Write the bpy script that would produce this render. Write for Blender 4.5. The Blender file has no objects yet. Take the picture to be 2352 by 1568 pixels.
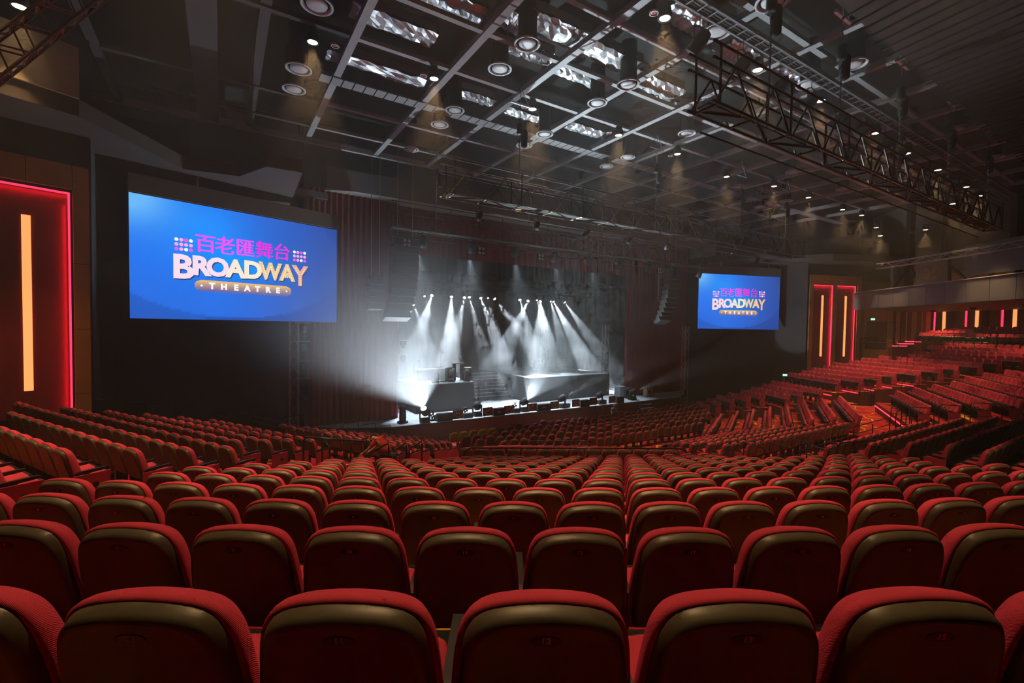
import bpy, math, random
from mathutils import Vector, Matrix
rnd = random.Random(7)
sc = bpy.context.scene
COL = sc.collection
PI = math.pi
# ------------------------------------------------------------------ camera (eye = origin, X = along the stage, Y = towards the stage)
F = 1060.0; HD = math.radians(32.2); PT = math.radians(-1.79); RL = 0.0149
cf = Vector((math.sin(HD)*math.cos(PT), math.cos(HD)*math.cos(PT), math.sin(PT)))
r0 = Vector((math.cos(HD), -math.sin(HD), 0)); u0 = r0.cross(cf)
cr = math.cos(RL)*r0 + math.sin(RL)*u0; cu = cr.cross(cf)
cam = bpy.data.cameras.new('camera'); camo = bpy.data.objects.new('camera', cam); COL.objects.link(camo)
camo.matrix_world = Matrix(((cr.x, cu.x, -cf.x, 0), (cr.y, cu.y, -cf.y, 0), (cr.z, cu.z, -cf.z, 0), (0, 0, 0, 1)))
cam.sensor_width = 36; cam.lens = F*36/2352; cam.clip_start = 0.05; cam.clip_end = 300
sc.camera = camo
sc.view_settings.view_transform = 'Standard'; sc.view_settings.look = 'None'
sc.view_settings.gamma = 1; sc.view_settings.use_curve_mapping = False
sc.view_settings.exposure = 0.0
w = bpy.data.worlds.new('world'); sc.world = w; w.use_nodes = True
w.node_tree.nodes['Background'].inputs[0].default_value = (0, 0, 0, 1)
cy = sc.cycles
cy.max_bounces = 2; cy.diffuse_bounces = 1; cy.glossy_bounces = 2; cy.transmission_bounces = 2; cy.volume_bounces = 0
cy.transparent_max_bounces = 4; cy.caustics_reflective = False; cy.caustics_refractive = False
cy.sample_clamp_indirect = 3; cy.use_adaptive_sampling = True; cy.adaptive_threshold = 0.12; cy.adaptive_min_samples = 12; cy.volume_step_rate = 5.0; cy.volume_max_steps = 20
WARM = (1.0, 0.60, 0.27); COOL = (0.74, 0.88, 1.0)
def lamp(name, loc, target, power, col, angle, blend=0.3, rad=0.05):
    l = bpy.data.lights.new(name, 'SPOT'); l.energy = power; l.color = col; l.spot_size = math.radians(angle); l.spot_blend = blend
    l.shadow_soft_size = rad
    o = bpy.data.objects.new(name, l); COL.objects.link(o); o.location = loc
    o.rotation_euler = (Vector(target)-Vector(loc)).to_track_quat('-Z', 'Y').to_euler()
    return o
def area(name, loc, target, power, col, sx, sy):
    l = bpy.data.lights.new(name, 'AREA'); l.shape = 'RECTANGLE'; l.size = sx; l.size_y = sy; l.energy = power; l.color = col
    o = bpy.data.objects.new(name, l); COL.objects.link(o); o.location = loc
    o.rotation_euler = (Vector(target)-Vector(loc)).to_track_quat('-Z', 'Y').to_euler(); return o
# pixel helpers: turn a point seen in the photograph into a place in the hall, given its height or its distance
def ray(px, py): return cf + (px-1176)/F*cr - (py-784)/F*cu
def az(px, py, z): d = ray(px, py); return d*(z/d.z)
def ay(px, py, y): d = ray(px, py); return d*(y/d.y)
def ad(px, py, dep): return ray(px, py)*dep
# ------------------------------------------------------------------ materials
MATS = {}
def mat(name, col, rough=0.7, metal=0.0, emit=None, es=0.0, spec=0.5, noise=None, bump=None, sheen=0.0):
    if name in MATS: return MATS[name]
    m = bpy.data.materials.new(name); m.use_nodes = True; nt = m.node_tree; b = nt.nodes['Principled BSDF']
    b.inputs['Base Color'].default_value = (*col, 1); b.inputs['Roughness'].default_value = rough
    b.inputs['Metallic'].default_value = metal; b.inputs['Specular IOR Level'].default_value = spec
    if sheen: b.inputs['Sheen Weight'].default_value = sheen; b.inputs['Sheen Tint'].default_value = (*col, 1)
    if emit: b.inputs['Emission Color'].default_value = (*emit, 1); b.inputs['Emission Strength'].default_value = es
    if noise or bump:
        tc = nt.nodes.new('ShaderNodeTexCoord')
    if noise:
        sc_, amt = noise
        n = nt.nodes.new('ShaderNodeTexNoise'); n.inputs['Scale'].default_value = sc_; n.inputs['Detail'].default_value = 3
        nt.links.new(tc.outputs['Object'], n.inputs['Vector'])
        mr = nt.nodes.new('ShaderNodeMapRange'); mr.inputs['To Min'].default_value = 1-amt; mr.inputs['To Max'].default_value = 1+amt
        nt.links.new(n.outputs['Fac'], mr.inputs['Value'])
        mx = nt.nodes.new('ShaderNodeVectorMath'); mx.operation = 'SCALE'; mx.inputs[0].default_value = col
        nt.links.new(mr.outputs['Result'], mx.inputs['Scale']); nt.links.new(mx.outputs['Vector'], b.inputs['Base Color'])
    if bump:
        kind, s_, st = bump
        if kind == 'weave':
            t = nt.nodes.new('ShaderNodeTexWave'); t.wave_type = 'BANDS'; t.bands_direction = 'DIAGONAL'; t.inputs['Scale'].default_value = s_
            t.inputs['Distortion'].default_value = 1.0; o_ = t.outputs['Fac']
        elif kind == 'bands':
            t = nt.nodes.new('ShaderNodeTexWave'); t.wave_type = 'BANDS'; t.bands_direction = 'X'; t.inputs['Scale'].default_value = s_; o_ = t.outputs['Fac']
        else:
            t = nt.nodes.new('ShaderNodeTexNoise'); t.inputs['Scale'].default_value = s_; t.inputs['Detail'].default_value = 4; o_ = t.outputs['Fac']
        nt.links.new(tc.outputs['Object'], t.inputs['Vector'])
        bp = nt.nodes.new('ShaderNodeBump'); bp.inputs['Strength'].default_value = st; bp.inputs['Distance'].default_value = 0.01
        nt.links.new(o_, bp.inputs['Height']); nt.links.new(bp.outputs['Normal'], b.inputs['Normal'])
    MATS[name] = m; return m
RED = mat('red_fabric', (0.62, 0.056, 0.100), 0.9, spec=0.15, bump=('weave', 120, 0.25), sheen=0.25, noise=(9, 0.12))
SHELL = mat('seat_shell_plastic', (0.095, 0.080, 0.048), 0.42, spec=0.45, noise=(14, 0.25))
SEATBK = mat('seat_black', (0.018, 0.016, 0.014), 0.5)
PLATE = mat('plate_black', (0.008, 0.008, 0.008), 0.35)
DIGIT = mat('plate_digit', (0.95, 0.30, 0.25), 0.6)
BLACK = mat('black_paint', (0.012, 0.012, 0.012), 0.8, noise=(2, 0.3))
BWALL = mat('black_wall', (0.022, 0.019, 0.017), 0.9, noise=(0.7, 0.3), bump=('noise', 6, 0.2))
RAILM = mat('rail_paint', (0.03, 0.027, 0.022), 0.28, metal=0.3)
TRUSSM = mat('truss_dark', (0.10, 0.085, 0.075), 0.32, metal=0.8)
TRUSSA = mat('truss_aluminium', (0.62, 0.62, 0.63), 0.35, metal=0.75)
CHROME = mat('chrome', (0.6, 0.6, 0.62), 0.25, metal=0.9)
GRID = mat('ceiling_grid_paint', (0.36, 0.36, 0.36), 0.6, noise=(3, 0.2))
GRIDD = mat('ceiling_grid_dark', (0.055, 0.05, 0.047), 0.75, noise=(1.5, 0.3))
DECK = mat('ceiling_deck', (0.016, 0.015, 0.014), 0.95, noise=(0.5, 0.3))
FOIL = mat('foil_wrap', (0.55, 0.56, 0.57), 0.42, metal=0.7, bump=('noise', 5, 0.9))
DIFF = mat('diffuser_white', (0.55, 0.55, 0.56), 0.5)
DUCT = mat('duct_black', (0.02, 0.02, 0.02), 0.6)
CURT = mat('curtain_red', (0.20, 0.018, 0.018), 0.85, noise=(0.8, 0.2))
DRAPE = mat('black_drape', (0.010, 0.010, 0.011), 0.95, noise=(0.6, 0.3))
STAGEM = mat('stage_floor_paint', (0.55, 0.58, 0.62), 0.28, spec=0.8, noise=(1.2, 0.5))
DECKM = mat('platform_deck', (0.16, 0.17, 0.18), 0.5, noise=(1.5, 0.5))
RISER = mat('riser_black', (0.009, 0.0095, 0.010), 0.6, noise=(2, 0.3))
WOOD = mat('wood_orange', (0.42, 0.18, 0.05), 0.5, noise=(1.2, 0.18), bump=('bands', 6, 0.05))
WOODD = mat('wood_dark', (0.16, 0.055, 0.02), 0.55, noise=(1.2, 0.2))
FASCIAW = mat('stage_fascia_wood', (0.11, 0.035, 0.018), 0.6, noise=(0.8, 0.35))
FELT = mat('red_panel_felt', (0.24, 0.010, 0.018), 0.85, noise=(2, 0.1))
PINK = mat('pink_led', (0.9, 0.05, 0.15), 0.5, emit=(1.0, 0.022, 0.075), es=2.6)
PINKS = mat('pink_step_led', (0.9, 0.05, 0.12), 0.5, emit=(1.0, 0.03, 0.06), es=4.0)
AMBER = mat('amber_strip', (0.9, 0.5, 0.2), 0.5, emit=(1.0, 0.42, 0.13), es=1.05, noise=None)
LAMPW = mat('warm_lamp_lens', (1, 1, 1), 0.5, emit=(1.0, 0.78, 0.48), es=9.0)
LAMPC = mat('cool_lamp_lens', (1, 1, 1), 0.5, emit=(0.9, 0.96, 1.0), es=22.0)
GREY = mat('grey_panel', (0.17, 0.17, 0.18), 0.7, noise=(1, 0.1))
YEL = mat('yellow_cover', (0.95, 0.60, 0.03), 0.85, noise=(8, 0.15))
WHITE = mat('white_paper', (0.8, 0.8, 0.8), 0.7)
SKIN = mat('skin', (0.60, 0.34, 0.22), 0.6)
GOLD = mat('gold_print', (0.75, 0.42, 0.12), 0.5)
def carpet():
    m = bpy.data.materials.new('patterned_carpet'); m.use_nodes = True; nt = m.node_tree; b = nt.nodes['Principled BSDF']
    b.inputs['Roughness'].default_value = 0.95; b.inputs['Specular IOR Level'].default_value = 0.1
    tc = nt.nodes.new('ShaderNodeTexCoord')
    n = nt.nodes.new('ShaderNodeTexNoise'); n.inputs['Scale'].default_value = 0.45; n.inputs['Detail'].default_value = 1.5
    mixv = nt.nodes.new('ShaderNodeVectorMath'); mixv.operation = 'MULTIPLY_ADD'; mixv.inputs[1].default_value = (1.3, 1.3, 0)
    nt.links.new(tc.outputs['Object'], n.inputs['Vector']); nt.links.new(n.outputs['Color'], mixv.inputs[0]); nt.links.new(tc.outputs['Object'], mixv.inputs[2])
    fl = nt.nodes.new('ShaderNodeVectorMath'); fl.operation = 'MULTIPLY'; fl.inputs[1].default_value = (1, 1, 0)
    nt.links.new(mixv.outputs[0], fl.inputs[0])
    v = nt.nodes.new('ShaderNodeTexVoronoi'); v.feature = 'DISTANCE_TO_EDGE'; v.inputs['Scale'].default_value = 0.8
    nt.links.new(fl.outputs[0], v.inputs['Vector'])
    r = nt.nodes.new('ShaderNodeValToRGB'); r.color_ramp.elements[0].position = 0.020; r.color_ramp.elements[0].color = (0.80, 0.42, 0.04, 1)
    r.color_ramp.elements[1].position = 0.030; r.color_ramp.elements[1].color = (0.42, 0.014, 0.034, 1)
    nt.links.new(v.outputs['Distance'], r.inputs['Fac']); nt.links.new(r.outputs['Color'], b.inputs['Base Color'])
    return m
CARPET = carpet()
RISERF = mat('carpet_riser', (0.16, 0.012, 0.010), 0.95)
# ------------------------------------------------------------------ mesh helpers
class MB:
    def __init__(s): s.v = []; s.f = []; s.m = []; s.cur = 0
    def add(s, vs, fs):
        o = len(s.v); s.v += [tuple(p) for p in vs]; s.f += [tuple(i+o for i in f) for f in fs]; s.m += [s.cur]*len(fs); return s
    def box(s, c, d, rz=0.0, mtx=None):
        x, y, z = d[0]/2, d[1]/2, d[2]/2
        pts = [Vector(p) for p in ((-x,-y,-z),(x,-y,-z),(x,y,-z),(-x,y,-z),(-x,-y,z),(x,-y,z),(x,y,z),(-x,y,z))]
        R_ = mtx if mtx is not None else Matrix.Rotation(rz, 3, 'Z')
        c = Vector(c)
        return s.add([R_ @ p + c for p in pts], [(0,3,2,1),(4,5,6,7),(0,1,5,4),(1,2,6,5),(2,3,7,6),(3,0,4,7)])
    def bar(s, a, b, w_, h_=None, up=Vector((0, 0, 1))):
        a = Vector(a); b = Vector(b); h_ = h_ or w_; d = b-a; L_ = d.length
        if L_ < 1e-6: return s
        d /= L_; x = d.cross(up)
        if x.length < 1e-4: x = Vector((1, 0, 0))
        x.normalize(); y = x.cross(d)
        return s.box((a+b)/2, (w_, L_, h_), mtx=Matrix((x, d, y)).transposed())
    def tube(s, pts, r, n=6, closed=False, cap=True):
        pts = [Vector(p) for p in pts]; k = len(pts); rings = []; prev = None
        for i, p in enumerate(pts):
            if closed: t = pts[(i+1) % k]-pts[i-1]
            else: t = (pts[min(i+1, k-1)]-pts[max(i-1, 0)])
            t.normalize()
            if prev is None:
                x = t.cross(Vector((0, 0, 1)))
                if x.length < 0.05: x = t.cross(Vector((1, 0, 0)))
            else: x = prev - t*prev.dot(t)
            x.normalize(); prev = x; y = t.cross(x)
            rr = r[i] if isinstance(r, (list, tuple)) else r
            rings.append([p + (x*math.cos(2*PI*j/n)+y*math.sin(2*PI*j/n))*rr for j in range(n)])
        vs = [q for g in rings for q in g]; fs = []
        for i in range(k if closed else k-1):
            a = i*n; b = ((i+1) % k)*n
            for j in range(n): fs.append((a+j, a+(j+1) % n, b+(j+1) % n, b+j))
        if cap and not closed: fs.append(tuple(range(n-1, -1, -1))); fs.append(tuple((k-1)*n+j for j in range(n)))
        return s.add(vs, fs)
    def lathe(s, prof, n=20, c=(0, 0, 0), mtx=None, cap=True):
        c = Vector(c); vs = []; fs = []; k = len(prof)
        for r_, z_ in prof:
            for j in range(n):
                p = Vector((r_*math.cos(2*PI*j/n), r_*math.sin(2*PI*j/n), z_))
                vs.append((mtx @ p if mtx is not None else p)+c)
        for i in range(k-1):
            for j in range(n): fs.append((i*n+j, i*n+(j+1) % n, (i+1)*n+(j+1) % n, (i+1)*n+j))
        if cap and prof[0][0] > 1e-5: fs.append(tuple(range(n-1, -1, -1)))
        if cap and prof[-1][0] > 1e-5: fs.append(tuple((k-1)*n+j for j in range(n)))
        return s.add(vs, fs)
    def prism(s, poly, z0, z1, side=None):
        n = len(poly); vs = [(p[0], p[1], z0) for p in poly]+[(p[0], p[1], z1) for p in poly]
        s.add(vs, [tuple(range(n-1, -1, -1)), tuple(range(n, 2*n))]+[(i, (i+1) % n, n+(i+1) % n, n+i) for i in range(n)])
        if side is not None: s.m[-n:] = [side]*n
        return s
    def loft(s, rings, cap0=True, cap1=True):
        n = len(rings[0]); vs = [p for g in rings for p in g]; fs = []
        for i in range(len(rings)-1):
            for j in range(n): fs.append((i*n+j, i*n+(j+1) % n, (i+1)*n+(j+1) % n, (i+1)*n+j))
        if cap0: fs.append(tuple(range(n-1, -1, -1)))
        if cap1: fs.append(tuple((len(rings)-1)*n+j for j in range(n)))
        return s.add(vs, fs)
    def mesh(s, name, mats, smooth=False):
        me = bpy.data.meshes.new(name); me.from_pydata(s.v, [], s.f)
        for m_ in (mats if isinstance(mats, (list, tuple)) else [mats]): me.materials.append(m_)
        if any(s.m): me.polygons.foreach_set('material_index', s.m)
        if smooth: me.polygons.foreach_set('use_smooth', [len(f) <= 6 for f in s.f])
        return me
KIDS = {}
def link(o, parent=None):
    COL.objects.link(o)
    if parent is not None: o.parent = parent; KIDS.setdefault(parent.name, []).append(o)
    return o
def obj(name, mb, mats, parent=None, smooth=False, loc=None):
    me = mb.mesh(name, mats, smooth) if isinstance(mb, MB) else mb
    o = bpy.data.objects.new(name, me)
    if loc is not None: o.location = loc
    return link(o, parent)
def tag(o, label, cat, group=None, kind=None):
    if label: o['label'] = label
    if cat: o['category'] = cat
    if group: o['group'] = group
    if kind: o['kind'] = kind
    return o
def thing(name, label, cat, loc=(0, 0, 0), rz=0.0, group=None):
    o = bpy.data.objects.new(name, None); o.empty_display_size = 0.1; COL.objects.link(o); o.location = loc; o.rotation_euler = (0, 0, rz)
    return tag(o, label, cat, group)
def struct(name, mb, mats, parent=None, smooth=False):
    o = obj(name, mb, mats, parent, smooth)
    if parent is None: o['kind'] = 'structure'
    return o
def dup(root, loc, rz, label=None, group=None):
    r = root.copy(); COL.objects.link(r); r.location = loc; r.rotation_euler = (0, 0, rz)
    if label: r['label'] = label
    if group: r['group'] = group
    for ch in KIDS.get(root.name, []):
        c = ch.copy(); link(c, r)
        for g in KIDS.get(ch.name, []): d = g.copy(); link(d, c)
    return r
def catmull(pts, k):
    out = []; n = len(pts)
    for i in range(n-1):
        p0 = pts[max(i-1, 0)]; p1 = pts[i]; p2 = pts[i+1]; p3 = pts[min(i+2, n-1)]
        for j in range(k):
            t = j/k
            out.append(tuple(0.5*((2*p1[a])+(-p0[a]+p2[a])*t+(2*p0[a]-5*p1[a]+4*p2[a]-p3[a])*t*t+(-p0[a]+3*p1[a]-3*p2[a]+p3[a])*t**3) for a in range(len(p1))))
    out.append(tuple(pts[-1])); return out
FONT = {}
def text_mesh(s, size, bold=0.0, ext=0.004, align='CENTER'):
    key = (s, size, bold, ext, align)
    if key in FONT: return FONT[key]
    c = bpy.data.curves.new('lettering', 'FONT'); c.body = s; c.size = size; c.align_x = align; c.align_y = 'CENTER'
    c.extrude = ext; c.offset = bold; c.resolution_u = 3; c.fill_mode = 'BOTH'
    o = bpy.data.objects.new('lettering_source', c); COL.objects.link(o)
    dg = bpy.context.evaluated_depsgraph_get(); me = bpy.data.meshes.new_from_object(o.evaluated_get(dg))
    bpy.data.objects.remove(o); bpy.data.curves.remove(c); FONT[key] = me; return me
# ------------------------------------------------------------------ rows of seats: house-left end, house-right end, height of the seat tops
A1 = math.radians(30.8)
n1 = Vector((math.sin(A1), math.cos(A1), 0)); t1 = Vector((math.cos(A1), -math.sin(A1), 0))
AR = math.radians(28.4)
nr = Vector((math.sin(AR), math.cos(AR), 0)); tr = Vector((math.cos(AR), -math.sin(AR), 0))
A2 = math.radians(61.5)
n2 = Vector((math.sin(A2), math.cos(A2), 0)); t2 = Vector((math.cos(A2), -math.sin(A2), 0))
PITCH = 0.57; TOP = 0.983; XM = 43.2
def ZU(m): return -(0.774+0.2468*m)
def ZL(k): return -4.333-0.25*k
ROWS = []          # (block, number of the row, p0, p1, ztop, list of seats [(x, y, facing, seat number or None)])
def straight(block, i, p0, p1, z):
    p0 = Vector((p0[0], p0[1], 0)); p1 = Vector((p1[0], p1[1], 0)); d = p1-p0; L_ = d.length; d /= L_
    n = max(1, int(round((L_-0.5)/PITCH))+1); off = (L_-(n-1)*PITCH)/2
    f = math.atan2(d.y, d.x); S = []
    for j in range(n): q = p0+d*(off+j*PITCH); S.append((q.x, q.y, f, None))
    ROWS.append((block, i, p0, p1, z, S))
def along(n, t, D, q, z, mir=False):
    """point of the row line at distance D whose place along the row comes from a spot seen in the photograph"""
    p = az(q[0], q[1], z)
    if mir: p = Vector((XM-p.x, p.y, 0))
    r = n*D+t*p.dot(t)
    return Vector((XM-r.x, r.y, 0)) if mir else Vector((r.x, r.y, 0))
# block in front of the camera (gently curved rows)
LE = {10: -1.95, 11: -1.6, 12: -1.3}
RE = {5: 8.4, 6: 8.1, 7: 8.8, 8: 9.3, 9: 9.4, 10: 6.85, 11: 6.75, 12: 7.05}
for m in range(0, 13):
    D = 1.29+m; le = LE.get(m, -4.65+0.16*(m-4)); re = RE.get(m, 8.4); S = []
    for j in range(-4, 38):
        x = 0.137+0.272*m+0.57*(j-12)
        if x-0.27 < le or x+0.27 > re: continue
        q = n1*(D+x*x/98)+t1*x; S.append((q.x, q.y, -A1+x/49, j if j <= 13 else j+1))
    ROWS.append(('near', m, n1*(D+.2)+t1*le, n1*(D+.4)+t1*re, ZU(m), S))
L2R = {3: None, 4: None, 5: (160, 1033), 6: (320, 1030), 7: (443, 1028), 8: (537, 1028), 9: (550, 1010), 10: (617, 1010), 11: (677, 1010), 12: (730, 1008)}
L2F = {7: (36, 921), 8: (139, 930), 9: (240, 940), 10: (328, 948), 11: (407, 953), 12: (480, 960)}
for m in range(3, 13):
    D = m-2.2; b = along(n2, t2, D, L2R[m], ZU(m)) if L2R[m] else n2*D+t2*(-8.4-.27*(m-3)); a = along(n2, t2, D, L2F[m], ZU(m)) if m in L2F else n2*D+t2*(-12.5-1.3*(m-3))
    straight('left', m, a, b, ZU(m))
LLA = [(646, 972), (700, 977), (753, 982), (800, 987), (838, 990), (873, 993), (905, 997), (932, 1001)]; LLB = [(906, 1020), (933, 1019), (953, 1018), (978, 1015), (1000, 1014), (1020, 1013), (1037, 1012), (1053, 1012)]
for k in range(8): straight('lower left', k, along(n2, t2, 12.42+k, LLA[k], ZL(k)), along(n2, t2, 12.42+k, LLB[k], ZL(k)), ZL(k))
for k in range(8): straight('lower near', k, n1*(16.35+1.03*k)+t1*(-1.55+.25*k), n1*(16.35+1.03*k)+t1*(6.6-.2*k), ZL(k))
CLX = [(17.1, 25.67, 10.0), (17.1, 25.5, 10.97), (17.5, 25.5, 12.0), (17.9, 25.6, 13.0), (18.35, 25.8, 13.95), (18.8, 26.0, 14.75), (19.3, 26.3, 15.5), (19.8, 26.5, 16.25)]
for k in range(8): a, b, y = CLX[k]; straight('lower middle', k, (a, y), (b, y), ZL(k))
CV = lambda q: (1560+q[0]/4.356, 820+q[1]/4.356)
RA = [(425, 558), (578, 533), (730, 507), (890, 482), (1045, 455), (1210, 428), (1365, 400), (1530, 375)]; RB = [(330, 740), (500, 730), (720, 700), (915, 690), (1115, 640), (1335, 610), (1555, 590), (1790, 580)]
FA = [(175, 437), (275, 405), (370, 372), (475, 342), (605, 322), (700, 290), (790, 260), (880, 230)]; FB = [(360, 480), (505, 447), (650, 420), (800, 405), (955, 375), (1105, 375), (1260, 345), (1410, 325)]
for i in range(8):
    k = 7-i; straight('lower right', k, along(nr, tr, 16.35+1.03*k, CV(RB[i]), ZL(k), True), along(nr, tr, 16.35+1.03*k, CV(RA[i]), ZL(k), True), ZL(k))
    straight('lower far right', k, along(n2, t2, 12.42+k, CV(FB[i]), ZL(k), True), along(n2, t2, 12.42+k, CV(FA[i]), ZL(k), True), ZL(k))
CP = {12: (1962, 1035, 2125, 963), 11: (2000, 1018, 2205, 957), 10: (2090, 1018, 2287, 953), 9: (2185, 1020, 0, 0), 8: (2270, 1037, 0, 0)}
for m in range(5, 13):
    z = ZU(m); y = m-4.87
    a = az(CP[m][0], CP[m][1], z).x if m in CP else 14.3; b = az(CP[m][2], CP[m][3], z).x if m in CP and CP[m][2] else 25.6
    straight('middle', m, (a, y), (b, y), z)
R1N = {12: (2131, 932), 11: (2199, 927.7), 10: (2271, 923.4), 9: (2343, 916.6)}
R1F = {12: (2039, 893.5), 11: (2083, 886.7), 10: (2124, 879), 9: (2167, 871.8), 8: (2196, 861.5), 7: (2240, 854), 6: (2282, 847), 5: (2324, 840)}
for m in range(3, 13):
    D = m+1.29; z = ZU(m)
    a = along(nr, tr, D, R1N[m], z, True) if m in R1N else None
    if a is None: q = nr*D+tr*(6.6+.1*(12-m)); a = Vector((XM-q.x, q.y, 0))
    if m in R1F: b = along(nr, tr, D, R1F[m], z, True)
    else: q = nr*D+tr*(-1.5-.2*(5-m)); b = Vector((XM-q.x, q.y, 0))
    straight('right', m, a, b, z)
R2F = [(1830, 854), (1851, 849), (1871, 843), (1891, 837), (1909, 831), (1930, 826), (1955, 820), (1986, 815), (2005, 810), (2034, 804), (2053, 799)]
R2N = [(1959.5, 871.7), (1996, 868), (2034, 862), (2074, 856), (2146, 851), (2187, 845.6), (2227, 839), (2268, 833), (2309, 826), (2352, 819)]
for m in range(0, 13):
    i = 12-m; D = m-2.2; z = ZU(m)
    if i < 11: b = along(n2, t2, D, R2F[i], z, True)
    else: q = n2*D+t2*(-18.0+.6*(i-10)); b = Vector((XM-q.x, q.y, 0))
    if i < 10: a = along(n2, t2, D, R2N[i], z, True)
    else: q = n2*D+t2*(-8.5); a = Vector((XM-q.x, q.y, 0))
    straight('far right', m, a, b, z)
for r_ in range(4):
    D = -3.9-.9*r_; z = .10+.19*r_
    a = n2*D+t2*(-8.5); b = n2*D+t2*(-21.0+.3*r_); straight('rear right', r_, (XM-a.x, a.y), (XM-b.x, b.y), z)
# flat front block, everyone facing the stage
for i in range(6):
    y = 24.0-1.0*i; S = []
    for q_ in range(34):
        x = 11.3+.635*q_+(0.31 if i % 2 else 0)
        p = Vector((x, y, 0)); q = Vector((XM-x, y, 0))
        if p.dot(n1) < 24.6 or q.dot(nr) < 24.4 or p.dot(n2) < 20.5 or q.dot(n2) < 20.5 or y < 17.7: continue
        S.append((x, y, 0.0, None))
    if S: ROWS.append(('front', i, Vector((S[0][0], y, 0)), Vector((S[-1][0], y, 0)), -6.12, S))
# ------------------------------------------------------------------ floor: one stepped slab per row, cross aisle, base
fl = MB()
def slab(p0, p1, z, back, front, e0=0.45, e1=0.45, th=1.2):
    p0 = Vector((p0[0], p0[1], 0)); p1 = Vector((p1[0], p1[1], 0)); d = (p1-p0).normalized(); n = Vector((-d.y, d.x, 0))
    a = p0-d*e0; b = p1+d*e1
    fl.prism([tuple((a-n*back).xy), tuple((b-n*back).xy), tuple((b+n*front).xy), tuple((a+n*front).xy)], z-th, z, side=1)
for blk, i, p0, p1, zt, S in ROWS:
    if blk == 'front': continue
    low = blk.startswith('lower')
    z = zt-TOP; back = .28; front = .80
    if low and i == 0: back = 2.4
    if low and i == 7: front = 1.0
    if not low and i == 12: front = 1.05
    if blk == 'near': slab(p0-n1*.1, p1-n1*.1, z, .28, front+.1, .55, .55)
    else: slab(p0, p1, z, back, front)
for m in (-1, -2, -3, -4): slab(n1*(1.4+m)+t1*-6, n1*(1.4+m)+t1*9, ZU(m)-TOP, .28, .8)
fl.prism([(-10, -8), (60, -8), (60, 30), (-10, 30)], -7.9, -7.105, side=1)
for p, dx_, dy_, c, f_ in (((15.5, 8.0), 5.0, 3.0, -5.32, .25), ((27.0, 8.6), 5.5, 3.0, -5.322, -.25), ((37.0, 13.0), 5.5, 3.0, -5.324, -.8), ((5.4, 13.6), 5.0, 3.0, -5.326, .8), ((15.2, 4.8), 2.4, 3.4, -4.9, .25), ((28.0, 4.9), 2.4, 3.4, -4.9, -.25)):
    fl.box((p[0], p[1], c-.6), (dx_, dy_, 1.2), rz=-f_)
# solid steps under the walkway behind the far right block
q0 = n2*-3.0+t2*-7; q1 = n2*-3.0+t2*-21
slab((XM-q0.x, q0.y), (XM-q1.x, q1.y), -1.78, .8, .9, th=1.0)
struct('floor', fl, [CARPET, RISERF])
# pink light lines under the nosing of the upper tier
def lightline(p0, p1, z, label, th=.035, m_=None):
    o = obj('step_light', MB().bar((p0[0], p0[1], z), (p1[0], p1[1], z), .03, th), m_ or PINKS)
    tag(o, label, 'light strip', 'pink step lights')
def offs(p0, p1, f, e=0.4):
    p0 = Vector((p0[0], p0[1], 0)); p1 = Vector((p1[0], p1[1], 0)); d = (p1-p0).normalized(); n = Vector((-d.y, d.x, 0)); return p0-d*e+n*f, p1+d*e+n*f
def rowline(b, i):
    for r in ROWS:
        if r[0] == b and r[1] == i: return r
ROWNAME = {'middle': 'the middle block', 'right': 'the right block', 'far right': 'the far right block', 'lower far right': 'the lowest far right block'}
for b in ('middle', 'right', 'far right'):
    r = rowline(b, 12); a, c = offs(r[2], r[3], 1.08); lightline(a, c, r[4]-TOP-.22, 'pink light line under the front edge of the upper tier before '+ROWNAME[b], .05)
for m in (11, 10, 9, 8):
    r = rowline('far right', m); a, c = offs(r[2], r[3], .84); d_ = (c-a).normalized(); lightline(a, a+d_*1.5, r[4]-TOP-.12, 'pink light line at the near end of the far right block, %s step up' % ('first', 'second', 'third', 'fourth')[11-m], .05)
for i, (x0, x1, py) in enumerate(((2050, 2083, 794), (2062, 2099, 789), (2079, 2116, 784))):
    a = ad(x0, py, 39.0+.6*i); c = ad(x1, py+1, 39.0+.6*i); lightline(a, c, a.z, 'pink lit step before the side door, %s one' % ('lowest', 'middle', 'highest')[i], .06)
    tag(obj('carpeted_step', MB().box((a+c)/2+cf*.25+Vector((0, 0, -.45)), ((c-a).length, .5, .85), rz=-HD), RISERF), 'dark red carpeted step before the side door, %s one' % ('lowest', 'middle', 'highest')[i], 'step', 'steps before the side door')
r = rowline('lower far right', 7); a, c = offs(r[2], r[3], 1.04); lightline(a, c, r[4]-TOP-.1, 'pink light line at the foot of the lowest far right seats beside the stage', .05)
r = rowline('lower right', 7); a, c = offs(r[2], r[3], 1.04); lightline(a, c, r[4]-TOP-.08, 'pink light line at the foot of the lower block right of the flat front seats', .04)
# ------------------------------------------------------------------ walls
def wallseg(mb, a, b, z0, z1, th=.2, side=1):
    a = Vector((a[0], a[1], 0)); b = Vector((b[0], b[1], 0)); d = (b-a).normalized(); n = Vector((-d.y, d.x, 0))*side
    mb.prism([tuple(a.xy), tuple(b.xy), tuple((b+n*th).xy), tuple((a+n*th).xy)] if side > 0 else [tuple(b.xy), tuple(a.xy), tuple((a+n*th).xy), tuple((b+n*th).xy)], z0, z1)
dW = Vector((-.937, -.35, 0))                       # direction of the left LED wall going back towards the audience
P0 = Vector((-3.97, 22.16, 0))
wl = MB()
wallseg(wl, (-3.95, 22.3), (-4.3, 25.4), -8, 6.5); wallseg(wl, (-4.3, 25.4), (4.1, 29.6), -8, 6.5, side=1); wallseg(wl, (4.1, 29.6), (4.1, 33), -8, 12)
struct('wall_left_stage', wl, BWALL)
wl = MB()
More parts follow.
